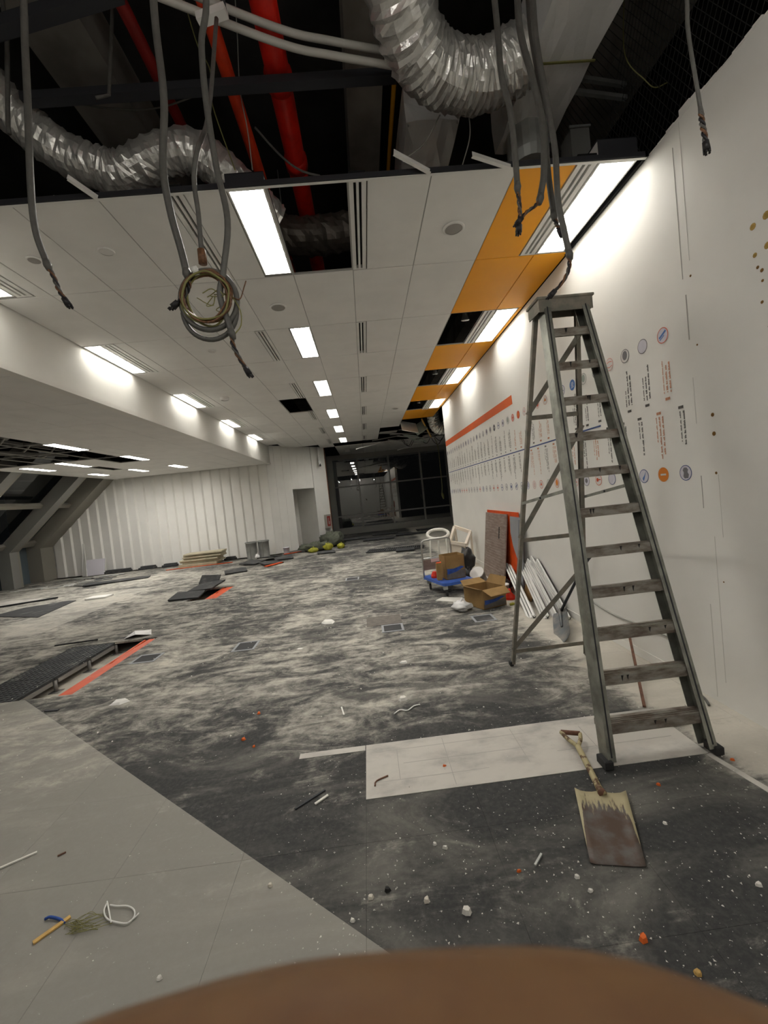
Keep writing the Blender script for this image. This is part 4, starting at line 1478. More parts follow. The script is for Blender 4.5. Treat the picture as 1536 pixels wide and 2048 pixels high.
def shovel_mat():
    m = bpy.data.materials.new('shovel_blade')
    m.use_nodes = True
    t = NT(m)
    b = t.n['Principled BSDF']
    b.inputs['Roughness'].default_value = .55
    pos = t.add('ShaderNodeNewGeometry').outputs['Position']
    mp = t.add('ShaderNodeMapping', inp={'Rotation': (0, 0, .36)})
    t.l.new(pos, mp.inputs['Vector'])
    sx = t.add('ShaderNodeSeparateXYZ')
    t.l.new(mp.outputs[0], sx.inputs[0])
    # paint worn away towards the mouth of the blade, ragged edge
    st = t.add('ShaderNodeMapping', inp={'Scale': (60, 9, 1)})
    t.l.new(mp.outputs[0], st.inputs['Vector'])
    ns = t.noise(st.outputs[0], 1.0, 4, .6)
    yy = t.math('ADD', sx.outputs[1], t.math('MULTIPLY', t.math('SUBTRACT', ns, .5), .30))
    xx = t.math('ABSOLUTE', t.math('SUBTRACT', sx.outputs[0], SHX))
    yy = t.math('ADD', yy, t.math('MULTIPLY', t.ramp(xx, .085, .11), .35))
    worn = t.ramp(yy, SHY, SHY - .04)
    c = t.mix(t.ramp(t.noise(pos, 14, 4), .35, .7), lin('#5a4a40'), lin('#6c6866'))
    c = t.mix(worn, lin('#b0a684'), c)
    t.l.new(c, b.inputs['Base Color'])
    t.l.new(t.math('MULTIPLY', worn, .35), b.inputs['Metallic'])
    MATS['shovel_blade'] = m


_c = (q[0] + q[1] + q[2] + q[3]) / 4
_r = Matrix.Rotation(.36, 3, 'Z') @ _c
SHX, SHY = _r.x, _r.y + .13
shovel_mat()
obj('blade', mb, 'shovel_blade', sh)
s0 = fl(1200, 1590)
g1, g2 = at(1186, 1552, 'z', .035), at(1156, 1493, 'z', .045)
s0.z = .030
path = spline([s0 + Vector((0, -.03, -.004)), s0, g1, g2], 5)
obj('shaft', MB().tube(path, [.017 + (.0 if i < 6 else -.002) for i in range(len(path))], 12), 'shovel_wood', sh)
obj('ferrule', MB().tube([path[0], path[3]], .019, 12), 'rust', sh)
ga, gb = at(1122, 1464, 'z', .05), at(1160, 1467, 'z', .05)
yk = obj('yoke', MB().tube(spline([ga, (ga + g2) / 2 + Vector((-.006, 0, 0)), g2], 5), .011, 8).tube(spline([gb, (gb + g2) / 2 + Vector((.008, 0, 0)), g2], 5), .011, 8), 'shovel_wood', sh)
obj('grip', MB().tube([ga, gb], .013, 10), 'rust', sh)

# ---- second spade leaning on the wall
sp = thing('leaning_spade', (1.87, 4.1, 0), 'dark steel spade leaning against the wall behind the ladder', 'spade')
tip = fl(1128, 1284, .004)
sock = at(1121, 1222, 'x', 1.90)
gripp = Vector((2.03, 3.95, .80))
u_ = (sock - tip).normalized()
x_ = u_.cross(Vector((-.75, -.45, .5))).normalized()
n_ = x_.cross(u_).normalized()
vs = []
prof = [(-.35, .6), (0, .85), (.15, 1.0), (.75, 1.0), (.93, .92), (1.0, .55)]
L = (sock - tip).length
for (t_, wd) in [(0, .72), (.05, .92), (.16, 1.0), (.8, 1.0), (.94, .95), (1.0, .80)]:
    for k in range(7):
        a = (k / 6 - .5) * 2
        vs.append(tip + u_ * (L * t_) + x_ * (a * .092 * wd) + n_ * (.018 * a * a))
fs = [(r * 7 + k, r * 7 + k + 1, (r + 1) * 7 + k + 1, (r + 1) * 7 + k) for r in range(5) for k in range(6)]
n1 = len(vs)
vs += [p - n_ * .003 for p in vs]
fs += [tuple(n1 + i for i in reversed(f)) for f in fs]
obj('blade', MB().add(vs, fs), 'steel_blade', sp, smooth=True)
obj('socket', MB().tube([tip + u_ * (L * .45) + n_ * .006, tip + u_ * L + n_ * .01, tip + u_ * (L + .04)], [.010, .02, .015], 10), 'steel_blade', sp)
h0 = at(1165, 1140, 'x', 1.98)
obj('shaft', MB().tube(spline([tip + u_ * (L - .02), at(1147, 1172, 'x', 1.94), at(1172, 1125, 'x', 1.99), at(1187, 1107, 'x', 2.035)], 5), .014, 8), 'steel_dark', sp)

# ---- cable, copper rod and strips near the ladder
obj('floor_cable', MB().tube(spline([(2.04, 3.95, .36), at(1185, 1203, 'x', 2.045), at(1225, 1228, 'x', 2.045), at(1262, 1243, 'x', 2.04), at(1310, 1262, 'x', 2.04), at(1345, 1276, 'x', 2.04), (2.04, 2.75, .30)], 6), .008, 6),
    'wire_grey', None, label='slack grey cable along the foot of the wall behind the ladder', cat='cable')
p = fl(1289, 1416)
obj('copper_rod', MB().bar(p + Vector((0, 0, .01)), at(1258, 1268, 'x', 2.04), .018, .012), 'rust', None, label='thin reddish rod leaning on the wall seen through the ladder', cat='rod')
obj('bent_strip', MB().bar(fl(1326, 1452, .004), fl(1350, 1448, .010), .03, .003).bar(fl(1350, 1448, .010), fl(1376, 1437, .03), .02, .003), 'galv', None, label='bent grey metal offcut under the ladder', cat='offcut')
obj('hook_strip', MB().tube(spline([fl(1404, 1392, .012), fl(1412, 1400, .012), fl(1418, 1410, .012)], 4), .008, 6), 'conduit', None, label='short dark hose end beside the right ladder foot', cat='hose')
obj('bent_wire', MB().tube(spline([fl(750, 1572, .006), fl(753, 1562, .006), fl(776, 1551, .008)], 4), .004, 6), 'rust', None, label='small bent rusty wire on the whitish floor strip', cat='wire')

# ---- leaning white slotted diffusers
LD = [(at(1018, 1126, 'x', 2.035), fl(1064, 1237), .10, 0, 'white slotted diffuser at the left of the leaning pile'),
      (at(1044, 1122, 'x', 2.045), fl(1092, 1238), .10, .03, 'white slotted diffuser second from the left in the leaning pile'),
      (at(1058, 1123, 'x', 2.045), fl(1110, 1236), .10, .06, 'white slotted diffuser in the middle of the leaning pile'),
      (at(1066, 1117, 'x', 2.05), fl(1130, 1232), .10, .09, 'white slotted diffuser at the right of the leaning pile'),
      (at(1078, 1121, 'x', 2.05), fl(1152, 1238), .07, .12, 'narrow grey-edged diffuser nearest the wall in the leaning pile')]
for i, (a, b, wd, off, lab) in enumerate(LD):
    b = Vector((min(b.x, 1.99), b.y, .006))
    a = Vector((a.x - .03, a.y, a.z))
    th = thing('slotted_diffuser', b, lab, 'diffuser', 'leaning slotted diffusers')
    d = (a - b).normalized()
    side = Vector((0, 1, 0)) - d * d.y
    side.normalize()
    up = side.cross(d)
    if up.x > 0:
        up = -up
    for k in (-1, 0, 1):
        off_ = side * (k * wd * .36)
        obj('blade', MB().bar(b + off_, a + off_, wd * .24, .02, tuple(up)), 'white_metal', th)
    obj('backing', MB().bar(b - up * .014, a - up * .014, wd * .92, .006, tuple(up)), 'gap_black', th)  # black strip painting the shade seen between the blades
    for t_ in (.03, .5, .97):
        c = b + (a - b) * t_
        obj('crosspiece', MB().bar(c - side * wd * .45 - up * .004, c + side * wd * .45 - up * .004, .02, .010, tuple(up)), 'white_metal', th)

# ---- boards leaning on the wall
def lean_board(name, y0, y1, z1, xf, t, m, label, cat, parts=None, xt=2.045):
    th = thing(name, (xf, (y0 + y1) / 2, 0), label, cat)
    a = math.atan2(xt - t - xf, z1)
    M = Matrix.Translation((xf, 0, 0)) @ Matrix.Rotation(a, 4, 'Y')
    mb = MB().prism([(0, y0), (t, y0), (t, y1), (0, y1)], 0.003, z1, M)
    o = obj('panel', mb, m, th)
    if parts:
        parts(th, o, M)
    return th


def br_parts(th, o, M):
    obj('slot', MB().box(-.004, .001, 6.20, 6.235, .68, .86, M), 'gap_black', o)
    mb = MB()
    for k in range(24):
        mb.box(-.003, .001, 5.96, 6.92, .10 + k * .041, .112 + k * .041, M)
    obj('ridges', mb, 'board_brown', o)


lean_board('orange_board', 5.56, 6.99, 1.09, 1.985, .012, 'orange_metal', 'orange sheet standing behind the brown board', 'sheet')
lean_board('brown_board', 5.92, 6.95, 1.06, 1.86, .018, 'board_brown', 'ribbed brown board with a slot leaning on the wall', 'board', br_parts, xt=2.015)
gs = thing('grey_sheet', (1.93, 5.5, 0), 'bent grey metal sheet leaning right of the brown board', 'sheet')
GM = Matrix.Translation((1.93, 0, 0)) @ Matrix.Rotation(math.atan2(.085, 1.03), 4, 'Y')
gp = [(5.36, .004), (5.36, 1.03), (5.84, 1.03), (5.82, .80), (5.72, .62), (5.58, .48), (5.46, .40), (5.44, .004)]
obj('panel', MB().add([(0, a, b) for a, b in gp] + [(.006, a, b) for a, b in gp], [tuple(range(8)), tuple(range(15, 7, -1))] + [(k, k + 8, (k + 1) % 8 + 8, (k + 1) % 8) for k in range(8)], GM), 'board_grey', gs)
obj('folded_edge', MB().box(-.03, 0, 5.44, 5.46, .42, 1.0, GM), 'board_grey', gs)
lean_board('cardboard_sheet', 5.04, 5.32, .34, 1.90, .01, 'cardboard', 'small brown cardboard sheet behind the slotted diffusers', 'cardboard')

# ---- flatbed trolley
tr = thing('platform_trolley', (1.1, 6.2, 0), 'blue platform trolley with a folding steel handle', 'trolley')
T0, T1, T2 = Vector((0.74, 6.38, 0)), Vector((0.95, 5.68, 0)), Vector((1.42, 5.80, 0))
T3 = T0 + (T2 - T1)
ctr = (T0 + T2) / 2


def bev(poly, r=.05):
    out = []
    n = len(poly)
    for i in range(n):
        p, a, b = poly[i], poly[i - 1], poly[(i + 1) % n]
        out += [p + (a - p).normalized() * r, p + ((a - p).normalized() + (b - p).normalized()) * r * .3, p + (b - p).normalized() * r]
    return [(v.x, v.y) for v in out]


obj('deck', MB().prism(bev([T0, T1, T2, T3]), .165, .205), 'trolley_blue', tr)
obj('deck_mat', MB().prism(bev([ctr + (v - ctr) * .9 for v in (T0, T1, T2, T3)]), .205, .209), 'trolley_blue', tr)
for v in (T0, T1, T2, T3):
    c = ctr + (v - ctr) * .74
    w_ = obj('caster', MB().box(c.x - .03, c.x + .03, c.y - .03, c.y + .03, .10, .166), 'galv', tr)
    M = Matrix.Translation((c.x + .014, c.y, .052)) @ Matrix.Rotation(math.pi / 2, 4, 'Y') @ Matrix.Translation((0, 0, -.015))
    obj('wheel', MB().lathe([(.03, 0), (.05, .004), (.05, .026), (.03, .03)], 16, M), 'rubber', w_)
ha, hb = T0 + (T1 - T0) * .10, T3 + (T2 - T3) * .10
ha.z = hb.z = .2
up_ = Vector((.01, .02, .56))
obj('handle', MB().tube(spline([ha, ha + up_ * .85, ha + up_ * .97 + (hb - ha) * .06, ha + up_ + (hb - ha) * .15, hb + up_ - (hb - ha) * .15, hb + up_ * .97 - (hb - ha) * .06, hb + up_ * .85, hb], 5), .013, 8), 'chrome', tr)
obj('cross_tube', MB().tube([ha + up_ * .5, hb + up_ * .5], .008, 8), 'chrome', tr)
pl = obj('name_plate', MB().bar(ha + up_ * .32, hb + up_ * .32, .006, .16), 'board_brown', tr)
obj('label_sticker', MB().bar(ha * .72 + hb * .28 + up_ * .42 + Vector((0, -.004, 0)), ha * .38 + hb * .62 + up_ * .42 + Vector((0, -.004, 0)), .002, .05), 'pink_sheet', pl)


def carton(name, poly, z0, h, label, flaps=True, tint='print_grey', parts=True):
    """open cardboard box: four walls, bottom, flaps, with blue and grey print on the front"""
    P = [Vector((p[0], p[1], 0)) for p in poly]
    c = sum(P, Vector()) / 4
    th = thing(name, (c.x, c.y, z0), label, 'cardboard box')
    for i in range(4):
        a, b = P[i], P[(i + 1) % 4]
        inn = (c - (a + b) / 2).normalized() * .006
        mb = MB().add([a + Vector((0, 0, z0)), b + Vector((0, 0, z0)), b + Vector((0, 0, z0 + h)), a + Vector((0, 0, z0 + h)),
                       a + inn + Vector((0, 0, z0)), b + inn + Vector((0, 0, z0)), b + inn + Vector((0, 0, z0 + h)), a + inn + Vector((0, 0, z0 + h))],
                      [(0, 1, 2, 3), (7, 6, 5, 4), (0, 4, 5, 1), (1, 5, 6, 2), (2, 6, 7, 3), (3, 7, 4, 0)])
        wl_ = obj('side', mb, 'cardboard', th)
        if parts and i == 1:
            out = -inn.normalized() * .001
            d = (b - a)
            mb = MB().add([a + d * .02 + out + Vector((0, 0, z0 + .01)), a + d * .98 + out + Vector((0, 0, z0 + .01)), a + d * .98 + out + Vector((0, 0, z0 + h * .36)), a + d * .02 + out + Vector((0, 0, z0 + h * .32))], [(0, 1, 2, 3)])
            obj('grey_print', mb, 'print_grey', wl_)
            mb = MB().add([a + d * .06 + out * 1.5 + Vector((0, 0, z0 + h * .22)), a + d * .55 + out * 1.5 + Vector((0, 0, z0 + h * .30)), a + d * .97 + out * 1.5 + Vector((0, 0, z0 + h * .46)),
                           a + d * .80 + out * 1.5 + Vector((0, 0, z0 + h * .52)), a + d * .4 + out * 1.5 + Vector((0, 0, z0 + h * .44)), a + d * .05 + out * 1.5 + Vector((0, 0, z0 + h * .46))], [(0, 1, 2, 3, 4, 5)])
            obj('blue_print', mb, 'print_blue', wl_)
        if flaps:
            o_ = (a + b) / 2 - c
            o_.normalize()
            dr_ = [(.09, .03), (.12, -.06), (.05, .10), (.10, .05)][i]
            t_ = o_ * dr_[0] + Vector((0, 0, dr_[1]))
            mb = MB().add([a + Vector((0, 0, z0 + h)), b + Vector((0, 0, z0 + h)), b + t_ + Vector((0, 0, z0 + h)) - (b - a) * .08, a + t_ + Vector((0, 0, z0 + h)) + (b - a) * .08], [(0, 1, 2, 3)])
            v0 = [Vector(v) for v in mb.v]
            mb.add([v + Vector((0, 0, -.005)) for v in v0], [(3, 2, 1, 0)])
            obj('flap', mb, 'cardboard', th)
    obj('bottom', MB().prism([(p.x, p.y) for p in P], z0, z0 + .006), 'cardboard_in', th)
    return th


carton('cardboard_box', [(0.99, 6.12), (1.03, 5.86), (1.32, 5.93), (1.28, 6.19)], .212, .34, 'tall cardboard box with a blue print standing on the trolley', flaps=False)
carton('cardboard_box', [(1.13, 5.28), (1.28, 4.93), (1.60, 5.05), (1.46, 5.38)], .003, .24, 'open cardboard box with flaps up on the floor in front of the trolley')
th = thing('tan_packet', (0.95, 5.98, .21), 'narrow tan packet standing against the box on the trolley', 'packet')
obj('sleeve', MB().bbox(.905, .975, 5.90, 5.98, .212, .46, .004), 'cardboard', th)
obj('top_fold', MB().prism([(.905, 5.90), (.975, 5.90), (.99, 5.98), (.92, 5.98)], .46, .466), 'orange_metal', th)
obj('red_bottle', MB().lathe([(.05, 0), (.055, .03), (.03, .09), (.0, .10)], 12, Matrix.Translation((0.90, 6.14, .211)), cap=True), 'red_plastic', None, label='small red bottle standing on the trolley behind the tan packet', cat='bottle')


def lump(name, c, r, m, label, cat, seed, n=14, amp=.25, flat=.75):
    """soft crumpled bag"""
    rn = random.Random(seed)
    mb = MB()
    vs, fs = [], []
    rows_ = 9
    for i in range(rows_ + 1):
        ph = math.pi * i / rows_
        for j in range(n):
            a = 2 * math.pi * j / n
            k = 1 + rn.uniform(-amp, amp) * (1 if 0 < i < rows_ else 0)
            z = -math.cos(ph)
            vs.append((c[0] + r[0] * k * math.sin(ph) * math.cos(a), c[1] + r[1] * k * math.sin(ph) * math.sin(a), max(.004, c[2] + r[2] * z * (k if z > 0 else 1))))
    for i in range(rows_):
        for j in range(n):
            fs.append((i * n + j, i * n + (j + 1) % n, (i + 1) * n + (j + 1) % n, (i + 1) * n + j))
    mb.add(vs, fs)
    th = thing(name, (c[0], c[1], max(0, c[2] - r[2])), label, cat)
    obj('bag_body', mb, m, th, smooth=True)
    top = Vector((c[0], c[1], c[2] + r[2] * .9))
    obj('knot', MB().tube([top, top + Vector((.01, 0, .02)), top + Vector((.02, .01, .045))], [.012, .008, .018], 7), m, th)
    return th


lump('rubbish_bag', (1.75, 5.75, .085), (.17, .18, .10), 'bag_black', 'black rubbish bag between the open box and the brown board', 'bag', 3)
lump('rubbish_bag', (1.70, 7.45, .20), (.15, .2, .20), 'bag_black', 'black rubbish bag against the wall behind the trolley', 'bag', 4)
lump('rubbish_bag', (1.45, 6.35, .12), (.10, .12, .12), 'bag_black', 'small black bag beside the trolley deck', 'bag', 8)
lump('plastic_bag', (1.03, 5.03, .055), (.11, .12, .06), 'bag_white', 'crumpled white plastic bag on the floor left of the open box', 'bag', 5, amp=.35)
lump('plastic_bag', (1.45, 5.60, .03), (.09, .08, .04), 'bag_white', 'flattened clear plastic bag under the trolley edge', 'bag', 6, amp=.4)


def pail(name, M, r0, r1, h, m, label, cat='bucket', lid=None, handle=True):
    base = M @ Vector((0, 0, 0))
    th = thing(name, base, label, cat)
    obj('body', MB().lathe([(r0, 0), (r1, h), (r1 * 1.05, h), (r1 * 1.05, h - .015), (r1 * .97, h - .01), (r0 * .95, .01)], 20, M, cap=False), m, th, smooth=True)
    if lid:
        obj('lid', MB().lathe([(r1 * 1.04, h), (r1 * 1.04, h + .008), (r1 * .9, h + .010), (0.002, h + .010)], 20, M, cap=False), lid, th)
    else:
        obj('base', MB().lathe([(r0 * .96, .008), (0.002, .008)], 20, M, cap=False), m, th)
    if handle:
        arc = [M @ Vector((r1 * 1.06 * math.cos(a), r1 * 1.06 * math.sin(a) * .3 - r1 * .7 * math.sin(a), h - .02 + .0 * a)) for a in [math.pi * i / 12 for i in range(13)]]
        obj('bail', MB().tube(arc, .003, 5), 'wire_grey', th)
    return th


pail('paint_bucket', Matrix.Translation((1.60, 6.12, .085)) @ Matrix.Rotation(-.55, 4, 'Y') @ Matrix.Rotation(.5, 4, 'X'), .085, .105, .20, 'bucket', 'dirty paint bucket tipped over with its pale lid on', lid='badge_white')
pail('paint_can', Matrix.Translation((1.72, 5.52, .0)), .075, .08, .14, 'bucket', 'small paint can with a white lid behind the open box', 'paint can', lid='badge_white')
th = thing('red_cone', (1.74, 5.33, 0), 'small red plastic funnel beside the paint can', 'funnel')
obj('bowl', MB().lathe([(.085, .004), (.075, .03), (.02, .09), (.015, .13)], 14, Matrix.Translation((1.73, 5.30, 0))), 'red_plastic', th, smooth=True)
obj('rim', MB().lathe([(.092, .003), (.092, .010), (.083, .010)], 14, Matrix.Translation((1.73, 5.30, 0))), 'red_plastic', th)
obj('pink_sheet', MB().prism([(0, 0), (.22, .0), (.02, .22)], 0, .006, Matrix.Translation((1.42, 6.55, .02)) @ Matrix.Rotation(math.pi / 2, 4, 'X')), 'pink_sheet', None, label='pale pink triangle of sheet standing right of the trolley', cat='sheet')
obj('yellow_scrap', MB().prism([(0, 0), (.08, .02), (.06, .07), (.01, .05)], .003, .02, Matrix.Translation((1.62, 4.98, 0))), 'lime_sack', None, label='yellow scrap lying beside the open cardboard box', cat='scrap')
obj('cardboard_scrap', MB().prism([(0.80, 5.62), (1.02, 5.45), (1.20, 5.50), (1.15, 5.62), (0.92, 5.75)], .001, .006), 'plastic_white', None, label='flat pale sheet scrap in front of the trolley', cat='scrap')
# round white ring-backed plastic chair, tipped beige frame
th = thing('round_white_seat', (1.35, 8.2, 0), 'white round ring-shaped plastic seat behind the trolley', 'seat')
rc = Vector((1.35, 8.2, .64))
obj('ring', MB().tube([rc + Vector((.21 * math.cos(a), .10 * math.sin(a), .085 * math.sin(a))) for a in [2 * math.pi * i / 28 for i in range(28)]], .032, 10, closed=True), 'plastic_white', th)
for k in (-1, 0, 1):
    obj('leg', MB().tube([rc + Vector((k * .16, .03, -.06)), Vector((rc.x + k * .19, rc.y + .05, .005))], .016, 8), 'plastic_white', th)
th = thing('cream_crate', (1.72, 8.0, 0), 'upturned cream plastic crate against the end of the white wall', 'crate')
for (a, b) in [((1.560, 8.1, .46), (1.720, 8.3, .74)), ((1.720, 8.3, .74), (1.960, 8.0, .63)), ((1.560, 8.1, .46), (1.800, 7.8, .42)), ((1.800, 7.8, .42), (1.960, 8.0, .63))]:
    obj('rim', MB().bar(a, b, .05, .06), 'plastic_cream', th)
for (a, b) in [((1.720, 8.3, .74), (1.760, 8.35, .0)), ((1.960, 8.0, .63), (1.980, 8.05, .0)), ((1.560, 8.1, .46), (1.600, 8.15, .0)), ((1.800, 7.8, .42), (1.820, 7.85, .0))]:
    obj('corner_post', MB().bar(a, b, .04, .04), 'plastic_cream', th)
obj('panel', MB().add([(1.560, 8.1, .44), (1.800, 7.8, .40), (1.820, 7.84, .05), (1.600, 8.14, .05), (1.565, 8.105, .44), (1.805, 7.805, .40), (1.825, 7.845, .05), (1.605, 8.145, .05)],
                      [(0, 1, 2, 3), (7, 6, 5, 4), (0, 4, 5, 1), (2, 6, 7, 3)]), 'plastic_cream', th)

# ---- orange edge plates in the floor openings
def edge_plate(x, y0, y1, label, dx=.07):
    th = thing('orange_edge_plate', (x, (y0 + y1) / 2, -.15), label, 'edge plate')
    ym = (y0 + y1) / 2
    obj('flange', MB().prism([(x - .002, y0), (x - .002, y1), (x - dx * .75, y1), (x - dx, ym + .2), (x - dx * .8, ym), (x - dx * 1.15, ym - .1), (x - dx * 1.1, y0)], -.016, -.010), 'orange_metal', th)
    lp = [(x - dx * 1.05, -.010), (x - dx * .92, -.012), (x - dx * .80, -.085), (x - dx * .93, -.085)]
    obj('web', MB().add([(a, y0, z) for a, z in lp] + [(a - .02, y1, z) for a, z in lp], [(0, 1, 2, 3), (7, 6, 5, 4), (0, 4, 5, 1), (1, 5, 6, 2), (2, 6, 7, 3), (3, 7, 4, 0)]), 'orange_metal', th)
    obj('foot', MB().box(x - dx * 1.2, x - .012, y0, y1, -.158, -.085), 'orange_metal', th)


edge_plate(-2.873, 3.88, 5.42, 'orange steel edge plate in the long open floor slot', .13)
edge_plate(-2.873, 7.56, 8.58, 'orange steel edge plate in the far floor opening under lifted tiles', .20)


def loose_tile(x, y, z, rx, ry, rz, label, m='carpet_loose', w_=.53, l_=.52, name='loose_floor_panel', ribs=False):
    M = Matrix.Translation((x, y, z)) @ Matrix.Rotation(rz, 4, 'Z') @ Matrix.Rotation(ry, 4, 'Y') @ Matrix.Rotation(rx, 4, 'X')
    th = thing(name, (x, y, max(0, z - .05)), label, 'floor panel', 'lifted floor panels')
    obj('top_face', MB().bbox(-w_ / 2, w_ / 2, -l_ / 2, l_ / 2, 0, .012, .002, M), m, th)
    obj('steel_tray', MB().bbox(-w_ / 2 + .006, w_ / 2 - .006, -l_ / 2 + .006, l_ / 2 - .006, -.022, 0, .006, M), 'panel_dark', th)


loose_tile(-3.55, 7.95, .035, .06, .04, .10, 'flat lifted panel lying left of the far floor opening')
loose_tile(-3.38, 8.48, .085, .12, -.06, -.25, 'lifted panel resting across the far floor opening')
loose_tile(-3.42, 8.78, .16, .75, .05, -.15, 'small tilted panel propped on the one across the opening', w_=.42, l_=.22)
loose_tile(-3.45, 10.55, .03, .03, .0, .35, 'dusty lifted panel in front of the metal tubs')
loose_tile(-2.75, 11.35, .04, .03, .05, .6, 'lifted panel leaning by the short orange strip')
loose_tile(-3.35, 11.75, .06, .05, .05, -.4, 'dark lifted panel in the heap before the tubs')
loose_tile(-2.55, 12.1, .05, .08, .02, .25, 'dark lifted panel at the right of the heap before the tubs')
loose_tile(-3.0, 12.3, .09, -.06, .08, .9, 'top dark panel of the heap before the tubs')
obj('orange_offcut', MB().bar((-2.75, 10.75, .03), (-2.45, 11.25, .03), .10, .02), 'orange_metal', None, label='short orange strip on the floor before the tubs', cat='offcut')
obj('orange_offcut', MB().bar((-2.75, 13.15, .02), (-2.25, 13.45, .02), .07, .02), 'orange_metal', None, label='orange strip lying by the angled wall', cat='offcut')
obj('orange_offcut', MB().bar((-6.1, 12.5, .012), (-4.2, 12.65, .012), .05, .015), 'orange_metal', None, label='long thin orange strip before the stacked tiles', cat='offcut')
loose_tile(-1.35, 12.45, .03, .0, .03, .15, 'grey lifted panel in front of the netting heap')
# perforated dark panels in a row near the trolley
for i in range(3):
    x = -0.12 + i * .52
    th = thing('perforated_panel', (x + .26, 11.45, 0), '%s perforated dark floor panel of the row behind the trolley' % ('left', 'middle', 'right')[i], 'floor panel', 'perforated panels in a row')
    M = Matrix.Translation((x + .26, 11.5 - i * .10, .01)) @ Matrix.Rotation(-.18, 4, 'Z')
    obj('plate', MB().bbox(-.255, .255, -.27, .27, 0, .03, .004, M), 'panel_dark', th)
    mb = MB()
    for a in range(8):
        for b in range(8):
            mb.box(-.22 + a * .058, -.22 + a * .058 + .034, -.235 + b * .062, -.235 + b * .062 + .034, .030, .0325, M)
    obj('perforations', mb, 'gap_black', th)
for i, (x, y, rz, w_, lab) in enumerate([(0.9, 11.0, -.1, .5, 'loose dark panel in front of the perforated row'), (0.3, 14.6, -.05, 1.1, 'long dark strip panel near the glazed end, left one'),
                                         (1.6, 15.2, -.08, 1.3, 'long dark strip panel near the glazed end, right one'), (-0.6, 15.6, .03, .9, 'dark strip panel close to the pier'),
                                         (0.6, 16.4, 0, 1.0, 'farthest dark strip panel before the glazing'), (2.3, 16.3, 0, .9, 'dark strip panel at the far right before the glazing')]):
    loose_tile(x, y, .04, .02, .01, rz, lab, w_=w_, l_=.45, m='panel_dark')

# ---- far end: tubs, stacked tiles, boards, netting
for i, x in enumerate((-3.72, -3.36)):
    th = thing('metal_tub', (x, 13.1, 0), ('left' if i == 0 else 'right') + ' grey metal tub by the clad wall', 'tub', 'pair of metal tubs')
    M = Matrix.Translation((x, 13.1 + .1 * i, .003))
    obj('body', MB().lathe([(.155, 0), (.168, .5), (.175, .5), (.175, .48), (.160, .48), (.147, .02), (.001, .02)], 22, M, cap=False), 'galv', th, smooth=True)
    obj('rim', MB().lathe([(.172, .49), (.182, .495), (.182, .52), (.165, .52)], 22, M, cap=False), 'galv', th)
    obj('seam', MB().box(x - .008, x + .008, 13.1 + .1 * i - .178, 13.1 + .1 * i - .168, .01, .5), 'frame_grey', th)
lump('plastic_bag', (-3.50, 12.85, .07), (.07, .07, .08), 'bag_white', 'small white bag in front of the metal tubs', 'bag', 9)
pail('white_pail', Matrix.Translation((-2.72, 13.45, 0)), .085, .10, .20, 'badge_lilac', 'small pale pail at the foot of the angled wall', 'pail')
rn = random.Random(4)
for i in range(9):
    dx, dy, a = rn.uniform(-.05, .05), rn.uniform(-.05, .05), rn.uniform(-.04, .04)
    M = Matrix.Translation((-5.22 + dx + i * .015, 12.95 + dy, .005 + i * .044)) @ Matrix.Rotation(a + .05, 4, 'Z')
    nm = ['bottom', 'second', 'third', 'fourth', 'fifth', 'sixth', 'seventh', 'eighth', 'top'][i]
    th_ = .040
    obj('stacked_ceiling_tile', MB().bbox(-.56, .56, -.28, .28, 0, th_, .003, M), 'tile_stack', None, label='%s tile of the cream stack by the clad wall%s' % (nm, '' if i in (0, 8) else ', counted from below'),
        cat='ceiling tile', group='stacked ceiling tiles')
obj('leaning_white_panel', MB().add([(-9.10, 13.35, .005), (-8.86, 13.2, .005), (-9.05, 13.55, 1.0), (-9.10, 13.55, 1.02), (-9.10, 13.37, .005), (-8.86, 13.22, .005), (-9.05, 13.57, 1.0), (-9.10, 13.57, 1.02)],
                                    [(0, 1, 2, 3), (7, 6, 5, 4), (0, 4, 5, 1), (1, 5, 6, 2), (2, 6, 7, 3), (3, 7, 4, 0)]), 'paper', None, label='narrow white offcut leaning on the far left clad wall', cat='panel')
obj('leaning_white_panel', MB().prism([(-.29, 0), (.27, 0), (.29, .50), (-.27, .50)], 0, .03, Matrix.Translation((-8.64, 13.28, .004)) @ Matrix.Rotation(math.pi / 2 - .2, 4, 'X')), 'badge_lilac', None,
    label='pale square panel leaning on the far left clad wall', cat='panel')
for i, (x, y, w_, lab) in enumerate([(-8.0, 13.35, .8, 'dark offcut lying along the clad wall next to the square panel'), (-7.1, 13.4, .5, 'grey block at the foot of the clad wall, middle one'),
                                     (-6.4, 13.4, .45, 'grey block at the foot of the clad wall near the stack'), (-4.5, 13.4, .35, 'dark low block between the stack and the tubs')]):
    th = thing('floor_offcut', (x, y, 0), lab, 'offcut')
    obj('block', MB().bbox(x - w_ / 2, x + w_ / 2, y - .09, y + .09, .002, .07, .01), 'panel_dark', th)
    obj('lip', MB().bbox(x - w_ / 2 + .05, x + w_ / 2 - .02, y - .05, y + .08, .07, .11, .01), 'carpet_loose', th)
lump('netting_heap', (-1.30, 14.3, .20), (.40, .5, .26), 'net_grey', 'grey-green heap of netting at the foot of the corner', 'netting', 21, amp=.42)
lump('netting_heap', (-1.75, 13.35, .12), (.45, .35, .15), 'net_grey', 'lower grey-green netting heap left of the yellow sack', 'netting', 22, amp=.42)
lump('yellow_sack', (-1.35, 13.1, .10), (.15, .12, .12), 'lime_sack', 'bright yellow-green sack in the netting heap', 'sack', 23)
lump('yellow_sack', (-0.95, 13.25, .07), (.12, .10, .09), 'lime_sack', 'smaller yellow-green sack right of the netting heap', 'sack', 24)
